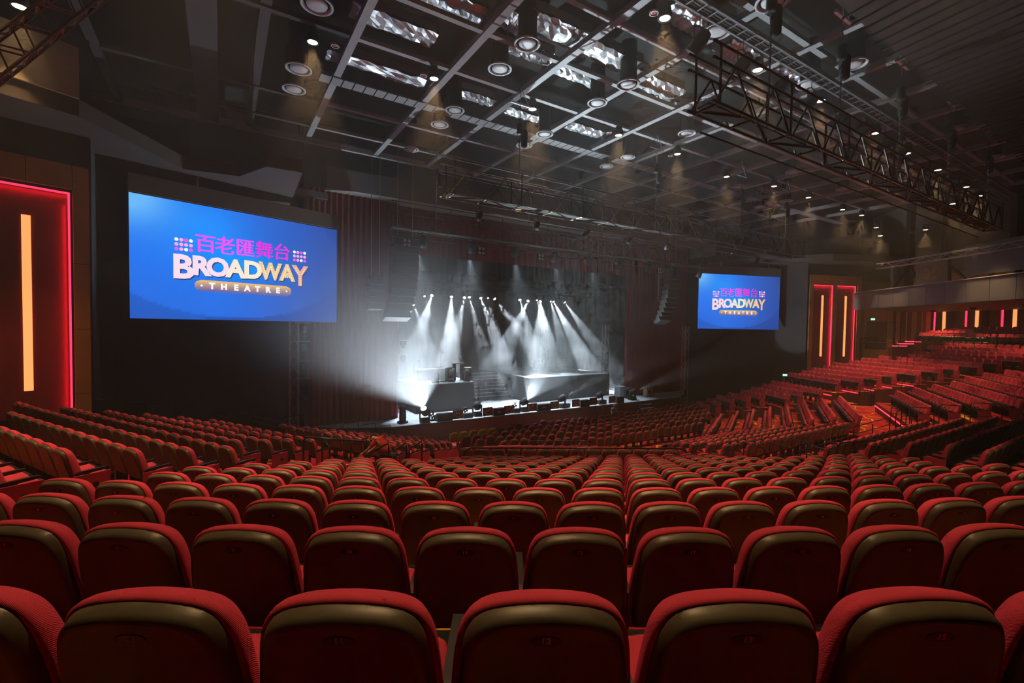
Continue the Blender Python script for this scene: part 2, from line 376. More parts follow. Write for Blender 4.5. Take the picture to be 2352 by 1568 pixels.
b_ = P0+dW*14; wallseg(wl, (P0+Vector((0, .25, 0))), (b_+Vector((0, .25, 0))), -8, 12, side=-1)
wallseg(wl, (b_.x, b_.y), (-16, -8), -8, 12, side=-1); struct('wall_left', wl, BWALL)
wl = MB(); wallseg(wl, (-16, -8), (60, -8), -8, 12, side=-1); struct('wall_behind', wl, BWALL)
wr = MB()
MX = lambda p: (XM-p[0], p[1])
wallseg(wr, MX((-3.95, 22.3)), MX((-4.3, 25.4)), -8, 6.5, side=-1); wallseg(wr, MX((-4.3, 25.4)), MX((4.1, 29.6)), -8, 6.5, side=-1); wallseg(wr, MX((4.1, 29.6)), MX((4.1, 33)), -8, 12, side=-1)
struct('wall_right_stage', wr, BWALL)
# LED panel walls (left of the stage and right of the stage)
def ledwall(P, d, zt, nm, where, npan, zb=-6.0, ztop_panel=4.45, zbot_panel=-3.3, sc_=2.15, gap=.52, order='left'):
    """wood wall with recessed dark red panels framed by a pink light line, each with an upright amber strip"""
    d = d.normalized(); nrm = Vector((d.y, -d.x, 0))
    if nrm.dot(Vector((20.2, 12, 0))-P) < 0: nrm = -nrm
    ang = math.atan2(d.y, d.x)
    root = MB(); L_ = npan*(sc_+gap)+gap*.9
    root.box(P+d*L_/2-nrm*.30+Vector((0, 0, (zt+zb)/2)), (L_, .1, zt-zb), rz=ang)
    wobj = struct(nm, root, WOODD)
    def pan(s0, s1, z0, z1, m_, o=0.0, nmn='wood_panel', par=wobj, th=.06):
        c = P+d*((s0+s1)/2)+nrm*o+Vector((0, 0, (z0+z1)/2))
        return obj(nmn, MB().box(c, (abs(s1-s0)-.02, th, (z1-z0)-.02), rz=ang), m_, par)
    s = .12
    for k in range(npan):
        a = s+gap*.75+k*(sc_+gap); b = a+sc_
        g0 = s-.1 if k == 0 else a-gap
        for z0, z1 in ((zb, -2.6), (-2.6, -.3), (-.3, 2.0), (2.0, ztop_panel+.05)): pan(g0, a-.05, z0, z1, WOOD, .02)
        pan(g0, a-.05, ztop_panel+.05, zt, WOOD, .02)
        for q in range(2): pan(a-.05+q*(sc_+.1)/2, a-.05+(q+1)*(sc_+.1)/2, ztop_panel+.09, zt, WOOD, .02)
        p = obj('felt_panel', MB().box(P+d*(a+b)/2-nrm*.12+Vector((0, 0, (ztop_panel+zbot_panel)/2)), (sc_-.06, .08, ztop_panel-zbot_panel), rz=ang), FELT, wobj)
        bb = a if order == 'left' else b
        e = MB(); e.box(P+d*(bb+(.03 if order == 'left' else -.03))-nrm*.05+Vector((0, 0, (ztop_panel+zbot_panel)/2)), (.05, .05, ztop_panel-zbot_panel), rz=ang)
        e.box(P+d*(a+b)/2-nrm*.05+Vector((0, 0, ztop_panel-.03)), (sc_-.04, .05, .06), rz=ang)
        obj('light_line', e, PINK, wobj)
        obj('amber_strip', MB().box(P+d*(a+b)/2-nrm*.06+Vector((0, 0, .55)), (.22, .04, 5.85), rz=ang), AMBER, wobj)
        for (pos, tgt, pw) in (((a if order == 'left' else b), 0, 1),):
            q = P+d*(bb+(.10 if order == 'left' else -.10))-nrm*.02
            area('panel_glow', q+Vector((0, 0, .4)), q+d*(1 if order == 'left' else -1)*1.0-nrm*.12+Vector((0, 0, .4)), 14, (1, .03, .10), .05, 7.2)
        q = P+d*(a+b)/2+Vector((0, 0, ztop_panel-.10)); area('panel_glow', q, q-nrm*.25+Vector((0, 0, -2)), 5, (1, .03, .10), sc_-.2, .05)
    e = s+npan*(sc_+gap)+gap*.75
    for z0, z1 in ((zb, -2.6), (-2.6, -.3), (-.3, 2.0), (2.0, zt)): pan(e-.35, e+.1, z0, z1, WOOD, .02)
ledwall(P0, dW, 5.4, 'wall_left_panels', 'left', 4)
ledwall(Vector((XM-P0.x, P0.y, 0)), Vector((.937, -.35, 0)), 5.4, 'wall_right_panels', 'right', 2, order='right')
# side wall with the door, then the rear wall under the balcony
sw0 = Vector((XM-P0.x, P0.y, 0))+Vector((.937, -.35, 0))*5.95
sw1 = Vector((60.3, 16.9, 0)); d = (sw1-sw0).normalized(); ang = math.atan2(d.y, d.x); nrm = Vector((d.y, -d.x, 0))
if nrm.dot(Vector((20, 10, 0))-sw0) < 0: nrm = -nrm
Ls = (sw1-sw0).length
ws = struct('wall_right_side', MB().box(sw0+d*Ls/2-nrm*.3+Vector((0, 0, -1.5)), (Ls, .2, 13), rz=ang), WOODD)
def sidepan(s0, s1, z0, z1, m_, nm='wood_panel', o=0.0):
    return obj(nm, MB().box(sw0+d*((s0+s1)/2)+nrm*o+Vector((0, 0, (z0+z1)/2)), (s1-s0-.03, .06, z1-z0-.03), rz=ang), m_, ws)
Dn = [(0, .05, WOODD), (.05, .16, WOOD), (.16, .27, WOOD), (.27, .36, WOOD), (.36, .46, WOOD), (.50, .56, WOOD), (.57, .72, FELT), (.72, .80, WOOD), (.80, .93, FELT), (.93, 1.0, WOOD)]
for a, b, m_ in Dn:
    for z0, z1 in ((-3.5, -1.1), (-1.1, 1.0), (1.0, 2.15)):
        if m_ is FELT and z0 > -3: continue
        if m_ is FELT: sidepan(a*Ls, b*Ls, -3.5, 2.15, m_, 'felt_panel', .01); sidepan((a+b)/2*Ls-.05, (a+b)/2*Ls+.05, -.9, 2.1, GOLD, 'gilt_strip', .06)
        else: sidepan(a*Ls, b*Ls, z0, z1, m_)
dr = struct('door_1', MB().box(sw0+d*(Ls*.22)+nrm*.1+Vector((0, 0, -.30)), (2.3, .1, 2.7), rz=ang), mat('door_dark_red', (.06, .014, .012), .5))
for q in (-1, 1):
    lf = obj('door_leaf', MB().box(sw0+d*(Ls*.22+q*.5)+nrm*.17+Vector((0, 0, -.33)), (.98, .05, 2.56), rz=ang), mat('door_leaf_red', (.10, .022, .018), .45), dr)
    obj('door_handle', MB().box(sw0+d*(Ls*.22+q*.12)+nrm*.22+Vector((0, 0, -.2)), (.04, .05, 1.2), rz=ang), CHROME, lf)
rwd = (Vector((60.3-4.77, 16.9-8.79, 0))-sw1).normalized(); ang = math.atan2(rwd.y, rwd.x); nrm = Vector((rwd.y, -rwd.x, 0))
if nrm.dot(Vector((20, 5, 0))-sw1) < 0: nrm = -nrm
rw = struct('wall_right_rear', MB().box(sw1+rwd*10-nrm*.3+Vector((0, 0, -1.5)), (20.5, .2, 13), rz=ang), WOODD)
s = .35
def rp(s0, s1, z0, z1, m_, nm, o=0.0, th=.06): return obj(nm, MB().box(sw1+rwd*((s0+s1)/2)+nrm*o+Vector((0, 0, (z0+z1)/2)), (s1-s0-.03, th, z1-z0), rz=ang), m_, rw)
for k in range(6):
    rp(s, s+2.0, -2, 2.3, FELT, 'felt_panel', -.05)
    rp(s-.02, s+.15, -2, 2.3, PINK, 'light_line', -.02); rp(s+.86, s+1.16, -2, 2.3, AMBER, 'amber_strip', .01)
    rp(s+2.03, s+2.97, -2, 2.3, WOOD, 'wood_panel'); s += 3.0
# balcony front and its deck
fa = Vector((51.6, 20.2, 0)); fb = Vector((39.2, 4.8, 0)); fd = (fb-fa).normalized(); ang = math.atan2(fd.y, fd.x); fn = Vector((fd.y, -fd.x, 0))
if fn.dot(Vector((20, 5, 0))-fa) < 0: fn = -fn
FL = (fb-fa).length
bal = struct('wall_balcony_front', MB().box(fa+fd*FL/2-fn*.1+Vector((0, 0, 2.95)), (FL, .12, 1.6), rz=ang), GREY)
npn = 11
for k in range(npn): obj('fascia_panel', MB().box(fa+fd*(FL*(k+.5)/npn)+Vector((0, 0, 2.95)), (FL/npn-.03, .06, 1.54), rz=ang), GREY, bal)
obj('top_rail', MB().box(fa+fd*FL/2-fn*.05+Vector((0, 0, 3.78)), (FL, .3, .05), rz=ang), mat('pale_cap', (.75, .68, .55), .4), bal)
struct('ceiling_under_balcony', MB().prism([tuple(p.xy) for p in (fa-fn*.1, fb-fn*.1, fb-fn*9, fa-fn*3.2)] if False else [tuple((fa-fn*.12).xy), tuple((fb-fn*.12).xy), tuple((fb-fn*12).xy), tuple((sw1-nrm*1+Vector((2, 2, 0))).xy)], 2.12, 2.28), WOODD)
# upper back wall above the balcony: columns, braces, lit wood panels, emblem board
ub = fa-fn*4.5
uw = MB(); uw.box(ub+fd*10+Vector((0, 0, 7.6)), (30, .2, 9), rz=ang); uw_ = struct('wall_right_upper', uw, mat('upper_wall', (.12, .10, .075), .85, noise=(.4, .3)))
for k in range(12): obj('wood_panel', MB().box(ub+fn*.14+fd*(1.2+k*1.25)+Vector((0, 0, 4.25)), (1.2, .05, 1.6), rz=ang), WOOD, uw_)
for k, s_ in enumerate((3.2, 7.2, 13.0)):
    c = struct('column', MB().box(fa-fn*2.6+fd*s_+Vector((0, 0, 7)), (.45, .45, 9), rz=ang), BWALL)
    for q in (-1, 1): obj('diagonal_brace', MB().bar(fa-fn*2.6+fd*(s_+q*.2)+Vector((0, 0, 5.6)), fa-fn*2.6+fd*(s_+q*2.2)+Vector((0, 0, 3.9)), .14, .14), BLACK, c)
eb = thing('emblem_board', 'dark board with two gold spirals standing above the balcony front', 'sign')
bc = fa+fd*8.3-fn*.75+Vector((0, 0, 4.75))
obj('board', MB().box(bc, (3.1, .06, 1.75), rz=ang), mat('board_grey', (.22, .17, .11), .6), eb)
sx = fd
def spiral(cx_, flip):
    pts = []
    for i in range(46):
        a = i*.34; r_ = .50*(1-i/50)
        pts.append((cx_+r_*math.cos(a+PI*.9), r_*math.sin(a+PI*.9)))
    pts = [(cx_-.66, .42)]+pts
    return pts
for cx_ in (-.42, .62):
    e = MB(); pts = [bc+fn*.05+sx*u_+Vector((0, 0, v_)) for u_, v_ in spiral(cx_, 1)]
    e.tube(pts, .034, 4); obj('gold_spiral', e, GOLD, eb)
# black side boards above the balcony at the picture edge
bb_ = thing('screen_box', 'plain grey box front above the balcony at the right edge of the picture', 'panel')
obj('panel', MB().box(fa+fd*14.2-fn*.6+Vector((0, 0, 5.1)), (5.2, .1, 2.1), rz=ang), GREY, bb_)
# bulkhead over the left LED wall, soffit and proscenium header
sf = MB()
o1 = [az(181, 228, 7.1), az(420, 358, 7.1), az(550, 376, 7.1), az(612, 352, 7.1)]
poly = [(-16, 14.2)]+[tuple(p.xy) for p in o1]+[(3.0, 22.0), (3.4, 33), (-16, 33)]
sf.prism(poly, 6.55, 7.1); struct('ceiling_soffit_left', sf, mat('soffit_brown', (.045, .034, .027), .9, noise=(.5, .2)))
sf = MB(); sf.prism([(XM-p[0], p[1]) for p in reversed(poly)], 6.5, 7.1); struct('ceiling_soffit_right', sf, MATS['soffit_brown'])
ba = az(181, 228, 7.1); bb2 = az(35, 180, 7.1); bd = (bb2-ba).normalized(); bd.z = 0
bl = struct('wall_left_bulkhead', MB().box(ba+bd*3.2+Vector((0, 0, .80)), (6.4, .12, 1.6), rz=math.atan2(bd.y, bd.x)), mat('bulkhead_tan', (.30, .24, .15), .8, noise=(1, .08)))
tag(obj('wall_pipe', MB().tube([tuple(ba+bd*2.2+Vector((.06, -.12, .02))), tuple(ba+bd*2.2+Vector((.06, -.12, 1.6)))], .05, 8), BLACK), 'thin upright pipe on the tan bulkhead in the upper left corner', 'pipe')
bl = struct('wall_left_deep', MB().box((-13.5, 24, 9.6), (14, .2, 6)), DECK)
br_ = struct('wall_right_bulkhead', MB().box(ad(2010, 574, 43.5), (3.2, .12, 1.5), rz=math.atan2(-.35, .937)), MATS['bulkhead_tan'])
hd = MB()
hd.box((21.6, 29.0, 8.4), (33, 1.8, 1.2)); hd.box((21.6, 30.6, 9.8), (46, .5, 6)); struct('ceiling_header', hd, mat('header_grey', (.19, .18, .175), .85, noise=(.6, .15)))
for xg in (1.8, 4.0): tag(obj('side_fill_grille', MB().box((xg, 27.2, 7.0), (1.9, .5, .35), rz=.1), GREY), 'grey louvred box hung under the soffit %s the left screen' % ('over' if xg < 3 else 'right above'), 'grille')
# ------------------------------------------------------------------ ceiling deck and grid
struct('ceiling', MB().box((22, 12, 12.3), (90, 48, .3)), DECK)
H = 10.0
XA = [-.39, -.05, .40, .775, 1.1, 1.435, 1.77, 2.11, 2.45, 2.79, 3.13, 3.47, 3.81, 4.15, 4.5]
YB = [.0, .29, .575, .86, 1.145, 1.43, 1.71, 2.29, 2.58]
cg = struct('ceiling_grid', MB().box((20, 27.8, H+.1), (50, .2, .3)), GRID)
for i, a in enumerate(XA):
    w_ = .85 if i == 1 else .27
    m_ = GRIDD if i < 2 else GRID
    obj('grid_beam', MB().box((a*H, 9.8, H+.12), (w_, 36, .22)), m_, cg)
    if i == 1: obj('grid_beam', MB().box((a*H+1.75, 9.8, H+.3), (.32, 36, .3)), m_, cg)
for b in YB:
    for i in range(len(XA)-1):
        a0 = XA[i]*H+.14; a1 = XA[i+1]*H-.14
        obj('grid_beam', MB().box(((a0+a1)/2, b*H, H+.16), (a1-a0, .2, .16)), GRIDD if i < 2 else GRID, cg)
gt = MB()
for i in range(100): gt.box((3.6+i*.45, 20.25, H-.02), (.40, .62, .05))
tag(obj('cable_grating', gt, mat('grating_grey', (.30, .30, .30), .6)), 'pale ribbed grating strip running across the ceiling grid', 'grating')
# ------------------------------------------------------------------ theatre seat
def seat_outline(k):
    half = [(.266, .40), (.279, .50), (.276, .62), (.268, .73), (.258, .82), (.243, .885), (.211, .938), (.158, .966), (.08, .979), (0, .983)]
    pts = half+[(-x, z) for x, z in reversed(half[:-1])]
    return catmull(pts, k) if k > 1 else pts
REC = .20
def layer(out, y, ins, cx=0, crown=0):
    r = []
    for x, z in out:
        zz = .69+(z-.69)*(1-ins/.29); xx = x*(1-ins/.268)
        r.append((xx, y+(.983-z)*REC, zz))
    return r
def back_mesh(k, lay):
    out = seat_outline(k); mb = MB(); mb.loft([layer(out, y, i) for y, i in lay][::-1]); return mb
def cush(mb, a, w_, L_, t, y0, z0, n=6):
    """rounded pad hinged at (y0,z0), tipped up by angle a"""
    u = Vector((0, math.cos(a), math.sin(a))); v = Vector((0, -math.sin(a), math.cos(a)))
    prof = [(0.0, .25), (.04, .8), (.15, 1.0), (.6, 1.05), (.9, 1.0), (.985, .7), (1.0, .25)]
    rings = []
    for s_, th in prof:
        c = Vector((0, y0, z0))+u*(s_*L_); ww = w_/2*(1-.10*(1-th))
        rings.append([tuple(c+Vector((x, 0, 0))*ww+v*(q*t*th)) for x, q in ((-1, 0), (-1, .35), (-.85, .8), (-.5, 1), (0, 1.05), (.5, 1), (.85, .8), (1, .35), (1, 0))])
    mb.loft(rings)
TILT = math.radians(9)
def seat_parts(k):
    P = {}
    P['backrest'] = (back_mesh(k, [(.000, .010), (.008, .001), (.025, 0), (.050, .004), (.080, .016), (.105, .038), (.122, .07), (.128, .13)]), RED)
    P['back_shell'] = (back_mesh(k, [(-.047, .052), (-.046, .042), (-.043, .034), (-.036, .026), (-.006, .015), (.012, .012)]), SHELL)
    m = MB(); cush(m, TILT, .47, .41, .07, .17, .385); P['seat_cushion'] = (m, RED)
    m = MB(); u = Vector((0, math.cos(TILT), math.sin(TILT))); v = Vector((0, -math.sin(TILT), math.cos(TILT)))
    pr = [Vector((0, .15, .40)), Vector((0, .15, .40))+u*.2-v*.07, Vector((0, .15, .40))+u*.42-v*.05, Vector((0, .15, .40))+u*.47+v*.01]
    m.loft([[tuple(Vector((s_*.235, 0, 0))+p) for p in pr] for s_ in (-1, 1)]); P['seat_pan'] = (m, SEATBK)
    return P
def arm_mesh(side):
    m = MB(); x = side*.2825
    m.loft([[(x-.026, y, z), (x+.026, y, z), (x+.026, y, z+t), (x-.026, y, z+t)] for y, z, t in ((.10, .57, .03), (.16, .565, .05), (.42, .58, .045), (.50, .595, .03), (.52, .595, .015))])
    return m
def leg_mesh(side):
    m = MB(); x = side*.2825
    m.box((x, .20, .285), (.03, .18, .57)); m.box((x, .22, .02), (.07, .30, .04)); return m
proto = None
sp = seat_parts(3)
proto = thing('theatre_seat', 'red seat', 'seat')
ob = {}
for nm, (mb, m_) in sp.items(): ob[nm] = obj(nm, mb, m_, proto, smooth=True)
for o in ob.values():
    pass
obj('armrest', arm_mesh(1), SEATBK, proto); obj('leg', leg_mesh(1), SEATBK, proto)
n_ = 20
pl = MB(); pl.loft([[(.045*math.cos(2*PI*j/n_), .017*math.sin(2*PI*j/n_), e) for j in range(n_)] for e in (-.003, .001)])
plate_me = pl.mesh('number_plate', PLATE)
def side_panel_mesh(side):
    m = MB(); x = side*.315
    m.box((x, .30, .33), (.03, .46, .46)); return m
def disc_mesh(side):
    return MB().lathe([(0, -.006), (.04, -.006), (.04, .006), (0, .006)], 14, (side*.335, .34, .38), Matrix.Rotation(PI/2, 3, 'Y'))
# order all the seats by how large they show
allseats = []
for (blk, ri, p0, p1, zt, S) in ROWS:
    for j, (x, y, f, num) in enumerate(S):
        q = Vector((x, y, zt-.2)); dep = q.dot(cf); px = 1176+F*q.dot(cr)/max(dep, .1); py = 784-F*q.dot(cu)/max(dep, .1)
        mg = 60+500/max(dep, .5); vis = dep > .5 and -mg < px < 2352+mg and py < 2000
        allseats.append((dep if vis else 999, blk, ri, j, len(S), x, y, f, num, zt))
COVER = {('front', 0, q) for q in range(5)}
order = sorted(a for a in allseats if (a[1], a[2], a[3]) not in COVER)
near = set((a[1], a[2], a[3]) for a in order[:300])
ORD = ['', 'first', 'second', 'third', 'fourth', 'fifth', 'sixth', 'seventh', 'eighth', 'ninth', 'tenth', 'eleventh', 'twelfth', 'thirteenth', 'fourteenth', 'fifteenth', 'sixteenth', 'seventeenth', 'eighteenth', 'nineteenth', 'twentieth', 'twenty-first', 'twenty-second', 'twenty-third', 'twenty-fourth', 'twenty-fifth', 'twenty-sixth']
BN = {'near': 'the nearest block', 'left': 'the left wall block', 'middle': 'the block right of the carpeted aisle', 'lower near': 'the block beyond the long rail'}
digits = {}
first = True
rowfirst = {}
for dep, blk, ri, j, n, x, y, f, num, zt in order[:300]:
    rowfirst.setdefault((blk, ri), []).append(j)
minr = {}
for (blk, ri) in rowfirst: minr[blk] = min(minr.get(blk, 99), ri)
for dep, blk, ri, j, n, x, y, f, num, zt in order[:300]:
    js = sorted(rowfirst[(blk, ri)]); k = js.index(j)+1; rr = ri-minr[blk]+1
    bn = BN.get(blk, 'the %s block' % blk)
    label = 'red seat, %s from the left, %s row of %s' % (ORD[k], ORD[rr], bn)
    r_ = dup(proto, (x, y, zt-TOP), f, label, 'red and black theatre seats')
    if j == 0: l1 = obj('armrest', arm_mesh(-1), SEATBK, r_); l2 = obj('leg', leg_mesh(-1), SEATBK, r_); sp_ = obj('side_panel', side_panel_mesh(-1), RED, r_); obj('disc', disc_mesh(-1), BLACK, sp_)
    if j == n-1: sp_ = obj('side_panel', side_panel_mesh(1), RED, r_); obj('disc', disc_mesh(1), BLACK, sp_)
    if num and num > 0 and dep < 6.5 and blk == 'near':
        sh = [c for c in KIDS[r_.name] if c.name.startswith('back_shell')][0] if r_.name in KIDS else None
        pp = bpy.data.objects.new('number_plate', plate_me); COL.objects.link(pp); pp.parent = sh; pp.location = (0, -.0372, .885); pp.rotation_euler = (math.radians(104), 0, 0)
        t_ = text_mesh('%d' % num, .030, .0003, .0004)
        if not t_.materials: t_.materials.append(DIGIT)
        tt = bpy.data.objects.new('seat_number', t_); COL.objects.link(tt); tt.parent = sh; tt.location = (0, -.0388, .8855); tt.rotation_euler = (math.radians(104), 0, 0)
# remove the prototype itself
for ch in KIDS[proto.name]: bpy.data.objects.remove(ch)
pn = proto.name; bpy.data.objects.remove(proto); KIDS.pop(pn, None)
# far seats: one mesh
half = [(.262, .40), (.266, .62), (.250, .82), (.21, .935), (.10, .978)]
outl = half+[(-x, z) for x, z in reversed(half)]
SM = MB()
def lay2(y, ins): return layer(outl, y, ins)
SM.cur = 0; SM.loft([lay2(.125, .04), lay2(.10, 0), lay2(.0, 0)]); 
SM.cur = 1; SM.loft([lay2(.01, .02), lay2(-.03, .03), lay2(-.05, .07)])
TF = math.radians(48); SM.cur = 0; u = Vector((0, math.cos(TF), math.sin(TF))); v = Vector((0, -math.sin(TF), math.cos(TF)))
SM.box(Vector((0, .17, .38))+u*.17+v*.03, (.46, .34, .06), mtx=Matrix((Vector((1, 0, 0)), u, v)).transposed())
SM.cur = 2; SM.box(Vector((0, .17, .36))+u*.19-v*.04, (.47, .42, .08), mtx=Matrix((Vector((1, 0, 0)), u, v)).transposed())
SM.box((.2825, .30, .60), (.05, .40, .05)); SM.box((.2825, .22, .29), (.03, .2, .58)); 
EP = MB(); EP.box((0, .30, .33), (.03, .46, .46))
far = MB()
for dep, blk, ri, j, n, x, y, f, num, zt in order[300:]:
    if dep > 900: continue
    c_, s_ = math.cos(f), math.sin(f); z0 = zt-TOP
    tall = 1.0
    if blk == 'front': z0 += rnd.choice((0, 0, 0, .02, .12)); 
    o_ = len(far.v)
    far.v += [(x+c_*a-s_*b, y+s_*a+c_*b, z0+c) for a, b, c in SM.v]
    far.f += [tuple(i+o_ for i in ff) for ff in SM.f]; far.m += SM.m
    if j in (0, n-1):
        o_ = len(far.v); sx_ = -.315 if j == 0 else .315
        far.v += [(x+c_*(a+sx_)-s_*b, y+s_*(a+sx_)+c_*b, z0+c) for a, b, c in EP.v]; far.f += [tuple(i+o_ for i in ff) for ff in EP.f]; far.m += [0]*len(EP.f)
fs = obj('distant_theatre_seats', far, [RED, SHELL, SEATBK])
tag(fs, 'hundreds of red seats in the far blocks and in the lower tier before the stage', 'seats', None, 'stuff')
# seats with yellow covers in the front row
for a in allseats:
    if (a[1], a[2], a[3]) in COVER:
        k = a[3]
        t = thing('covered_theatre_seat', 'yellow-covered seat, %s from the left in the front row by the stage' % ORD[k+1], 'seat', (a[5], a[6], a[9]-TOP), a[7], 'yellow covered seats')
        obj('seat_cover', back_mesh(1, [(-.06, .06), (-.05, .0), (.0, -.012), (.10, -.012), (.14, .03)]), YEL, t, True)
        m = MB(); cush(m, TILT, .46, .43, .075, .17, .40); obj('seat_cushion', m, RED, t, True)
        obj('armrest', arm_mesh(1), SEATBK, t); obj('armrest', arm_mesh(-1), SEATBK, t); obj('leg', leg_mesh(1), SEATBK, t); obj('leg', leg_mesh(-1), SEATBK, t)
# ------------------------------------------------------------------ ceiling fittings
def rod(mb, a, b, r=.02, n=5): mb.tube([a, b], r, n)
def diffuser(p, dia, label):
    t = thing('ceiling_diffuser', label, 'air diffuser', p, 0, 'round air diffusers in the ceiling')
    R_ = dia/2
    obj('rim', MB().lathe([(R_, .02), (R_, -.02), (R_*.93, -.035), (R_*.86, -.02), (R_*.80, .04), (R_*.80, .08)], 28, cap=False), DIFF, t, True)
    obj('dish', MB().lathe([(0, -.05), (R_*.35, -.048), (R_*.62, -.02), (R_*.66, .03), (R_*.5, .06)], 24), DIFF, t, True)
    obj('duct', MB().lathe([(R_*.78, .04), (R_*.72, .15), (R_*.70, 1.6)], 20, cap=False), DUCT, t, True)
D_ = [(728, 12, .95), (686, 158, .95), (675, 205, .9), (1045, 253, .85), (1010, 286, .85), (1211, 101, .9), (1148, 158, .9), (1443, 194, .9), (1372, 236, .85), (1251, 308, .85), (1204, 334, .85), (1648, 72, .95), (1860, 193, .95), (1578, 306, .85), (1775, 4, .95), (1442, 361, .8), (1393, 382, .8), (945, 343, .8), (1960, 148, .9), (2090, 325, .85), (1822, 395, .85), (1694, 428, .85), (1936, 434, .85), (1806, 462, .85), (1745, 475, .85), (1992, 458, .85), (2200, 296, .85), (2285, 362, .8)]
D_.sort(key=lambda q: q[0])
for i, (px, py, dia) in enumerate(D_):
    near_ = min(((abs(px-q[0])+abs(py-q[1])), q) for q in D_ if q[:2] != (px, py))
    diffuser(az(px, py, 9.55), dia, 'round ceiling air diffuser, the %s counted from the left wall' % (ORD[i+1] if i+1 < len(ORD) else 'twenty-seventh' if i+1 == 27 else 'twenty-eighth'))
def downlight(p, label, power=2700, ang=50, lensr=.16, tgt=(0, 0, -1)):
    t = thing('ceiling_downlight', label, 'ceiling lamp', p, 0, 'warm ceiling downlights')
    obj('housing', MB().lathe([(.15, .0), (.17, -.03), (.21, -.03), (.21, .12), (.15, .4), (0, .42)], 18, cap=False), DUCT, t, True)
    obj('lens', MB().lathe([(0, 0), (lensr, 0), (lensr, .02), (0, .02)], 18, (0, 0, -.015)), LAMPW, t)
    lamp('downlight_light', (p[0], p[1], p[2]-.06), (p[0]+tgt[0]*10, p[1]+tgt[1]*10, p[2]-10), power, WARM, ang, .6, .12)
DL = [(718, 96), (997, 180), (1223, 250), (1421, 310), (1556, 353), (1669, 405), (1778, 427), (1857, 453), (1935, 481), (1979, 494), (2126, 527), (2022, 541), (1740, 160), (1885, 231), (2012, 305), (2083, 352), (2154, 390), (2219, 429), (2252, 449), (1527, 41)]
for i, (px, py) in enumerate(sorted(DL)):
    p = az(px, py, 9.6)
    if p.x > 48: p = p*(48/p.x)
    downlight(tuple(p), 'lit warm ceiling downlight, the %s counted from the left wall' % ORD[i+2])
p = az(45, 14, 8.9); downlight(tuple(p), 'lit warm downlight over the tan bulkhead in the upper left corner', 1800)
for i, (x, y) in enumerate([(-1.5, 8.5), (1.8, 3.6), (3.6, 6.5), (6.5, 4), (12, 3), (18, 2), (25, 2), (33, 1), (41, 1), (0, 11), (-6, 12), (36, 6), (30, 6)]):
    o = downlight((x, y, 9.6), 'unseen ceiling downlight added above the top edge of the picture, %s of the rear lines' % ORD[i+1], 2400)  # unseen lamps added overhead to brighten the seats
for i, (x, y, z) in enumerate([(47.5, 8.2, 2.0), (51.5, 11.8, 2.0), (55.5, 15.4, 2.0)]): downlight((x, y, z), 'small added downlight in the underside of the balcony, %s from the picture edge' % ORD[i+1], 420, 120)  # lamps added to lift the dark rear seats
for i, (x, y, z) in enumerate([(41.0, 10.6, 8.6), (45.4, 16.4, 8.6)]): downlight((x, y, z), 'warm lamp added above the balcony before the emblem board, %s from the picture edge' % ORD[i+1], 900, 70)  # lamps added to light the emblem board and the wood panels behind
# small red-lensed loudspeakers beside the lamps
for i, (px, py) in enumerate([(770, 106), (973, 174), (1205, 246), (1502, 31), (1399, 305), (1540, 358)]):
    p = az(px, py, 9.62); t = thing('ceiling_speaker', 'small round red ceiling loudspeaker beside the %s lit downlight of the front line' % ORD[i+1], 'speaker', p, 0, 'round red ceiling loudspeakers')
    obj('ring', MB().lathe([(.11, -.01), (.14, -.01), (.14, .06), (.11, .06)], 16, cap=False), DIFF, t); obj('cone', MB().lathe([(0, .02), (.05, .0), (.11, .02)], 14), mat('speaker_red', (.45, .08, .07), .5), t)
# crumpled foil insulation between the beams
FO = [(1030, 14, 2.4, 1.2), (1178, 52, 1.2, 1.0), (1275, 72, 2.6, 1.1), (1393, 132, 3.2, 1.0), (905, 60, 3.0, .9), (880, 165, 4.5, .8), (1500, 196, 3.2, 1.0), (1600, 40, 2.6, 1.4), (1205, 268, 2.4, .8), (1345, 300, 2.6, .8), (1215, 122, 2.0, .8), (1330, 180, 2.4, .6), (1700, 130, 2.4, 1.0), (1830, 165, 2.0, .9), (1545, 240, 2.6, .6), (1765, 440, 3, .8), (1090, 225, 2.0, .7)]
FO.sort()
for i, (px, py, lx, ly) in enumerate(FO):
    p = az(px, py, 10.55); m = MB(); nx, ny = 16, 7; rr = random.Random(i)
    g = [[(p.x+(a/(nx-1)-.5)*lx+rr.uniform(-.03, .03), p.y+(b/(ny-1)-.5)*ly+rr.uniform(-.03, .03), p.z+rr.uniform(-.045, .045)-.10*math.sin(PI*b/(ny-1))) for a in range(nx)] for b in range(ny)]
    vs = [q for r_ in g for q in r_]; fs_ = [(b*nx+a, (b+1)*nx+a, (b+1)*nx+a+1, b*nx+a+1) for a in range(nx-1) for b in range(ny-1)]
    m.add(vs, fs_); m.box((p.x, p.y, p.z+.25), (lx*.96, ly*.94, .3))
    tag(obj('foil_wrapped_duct', m, FOIL), 'crumpled silver foil insulation above the ceiling grid, %s counted from the left wall' % ORD[i+1], 'insulation', 'silver foil insulation pieces')
# cable tray
t = thing('cable_tray', 'long grey cable tray running above the nearest lighting truss', 'cable tray')
for k, y in enumerate((8.5, 8.9)): obj('side_rail', MB().box((32, y, 9.35), (46, .06, .14)), GREY, t)
m = MB()
for i in range(92): m.box((9.3+i*.5, 8.7, 9.32), (.06, .4, .04))
tag(obj('rungs', m, GREY, t), None, None, None, 'stuff')
for k in range(3): obj('cable', MB().box((32, 8.6+.1*k, 9.36), (46, .05, .05)), DUCT, t)
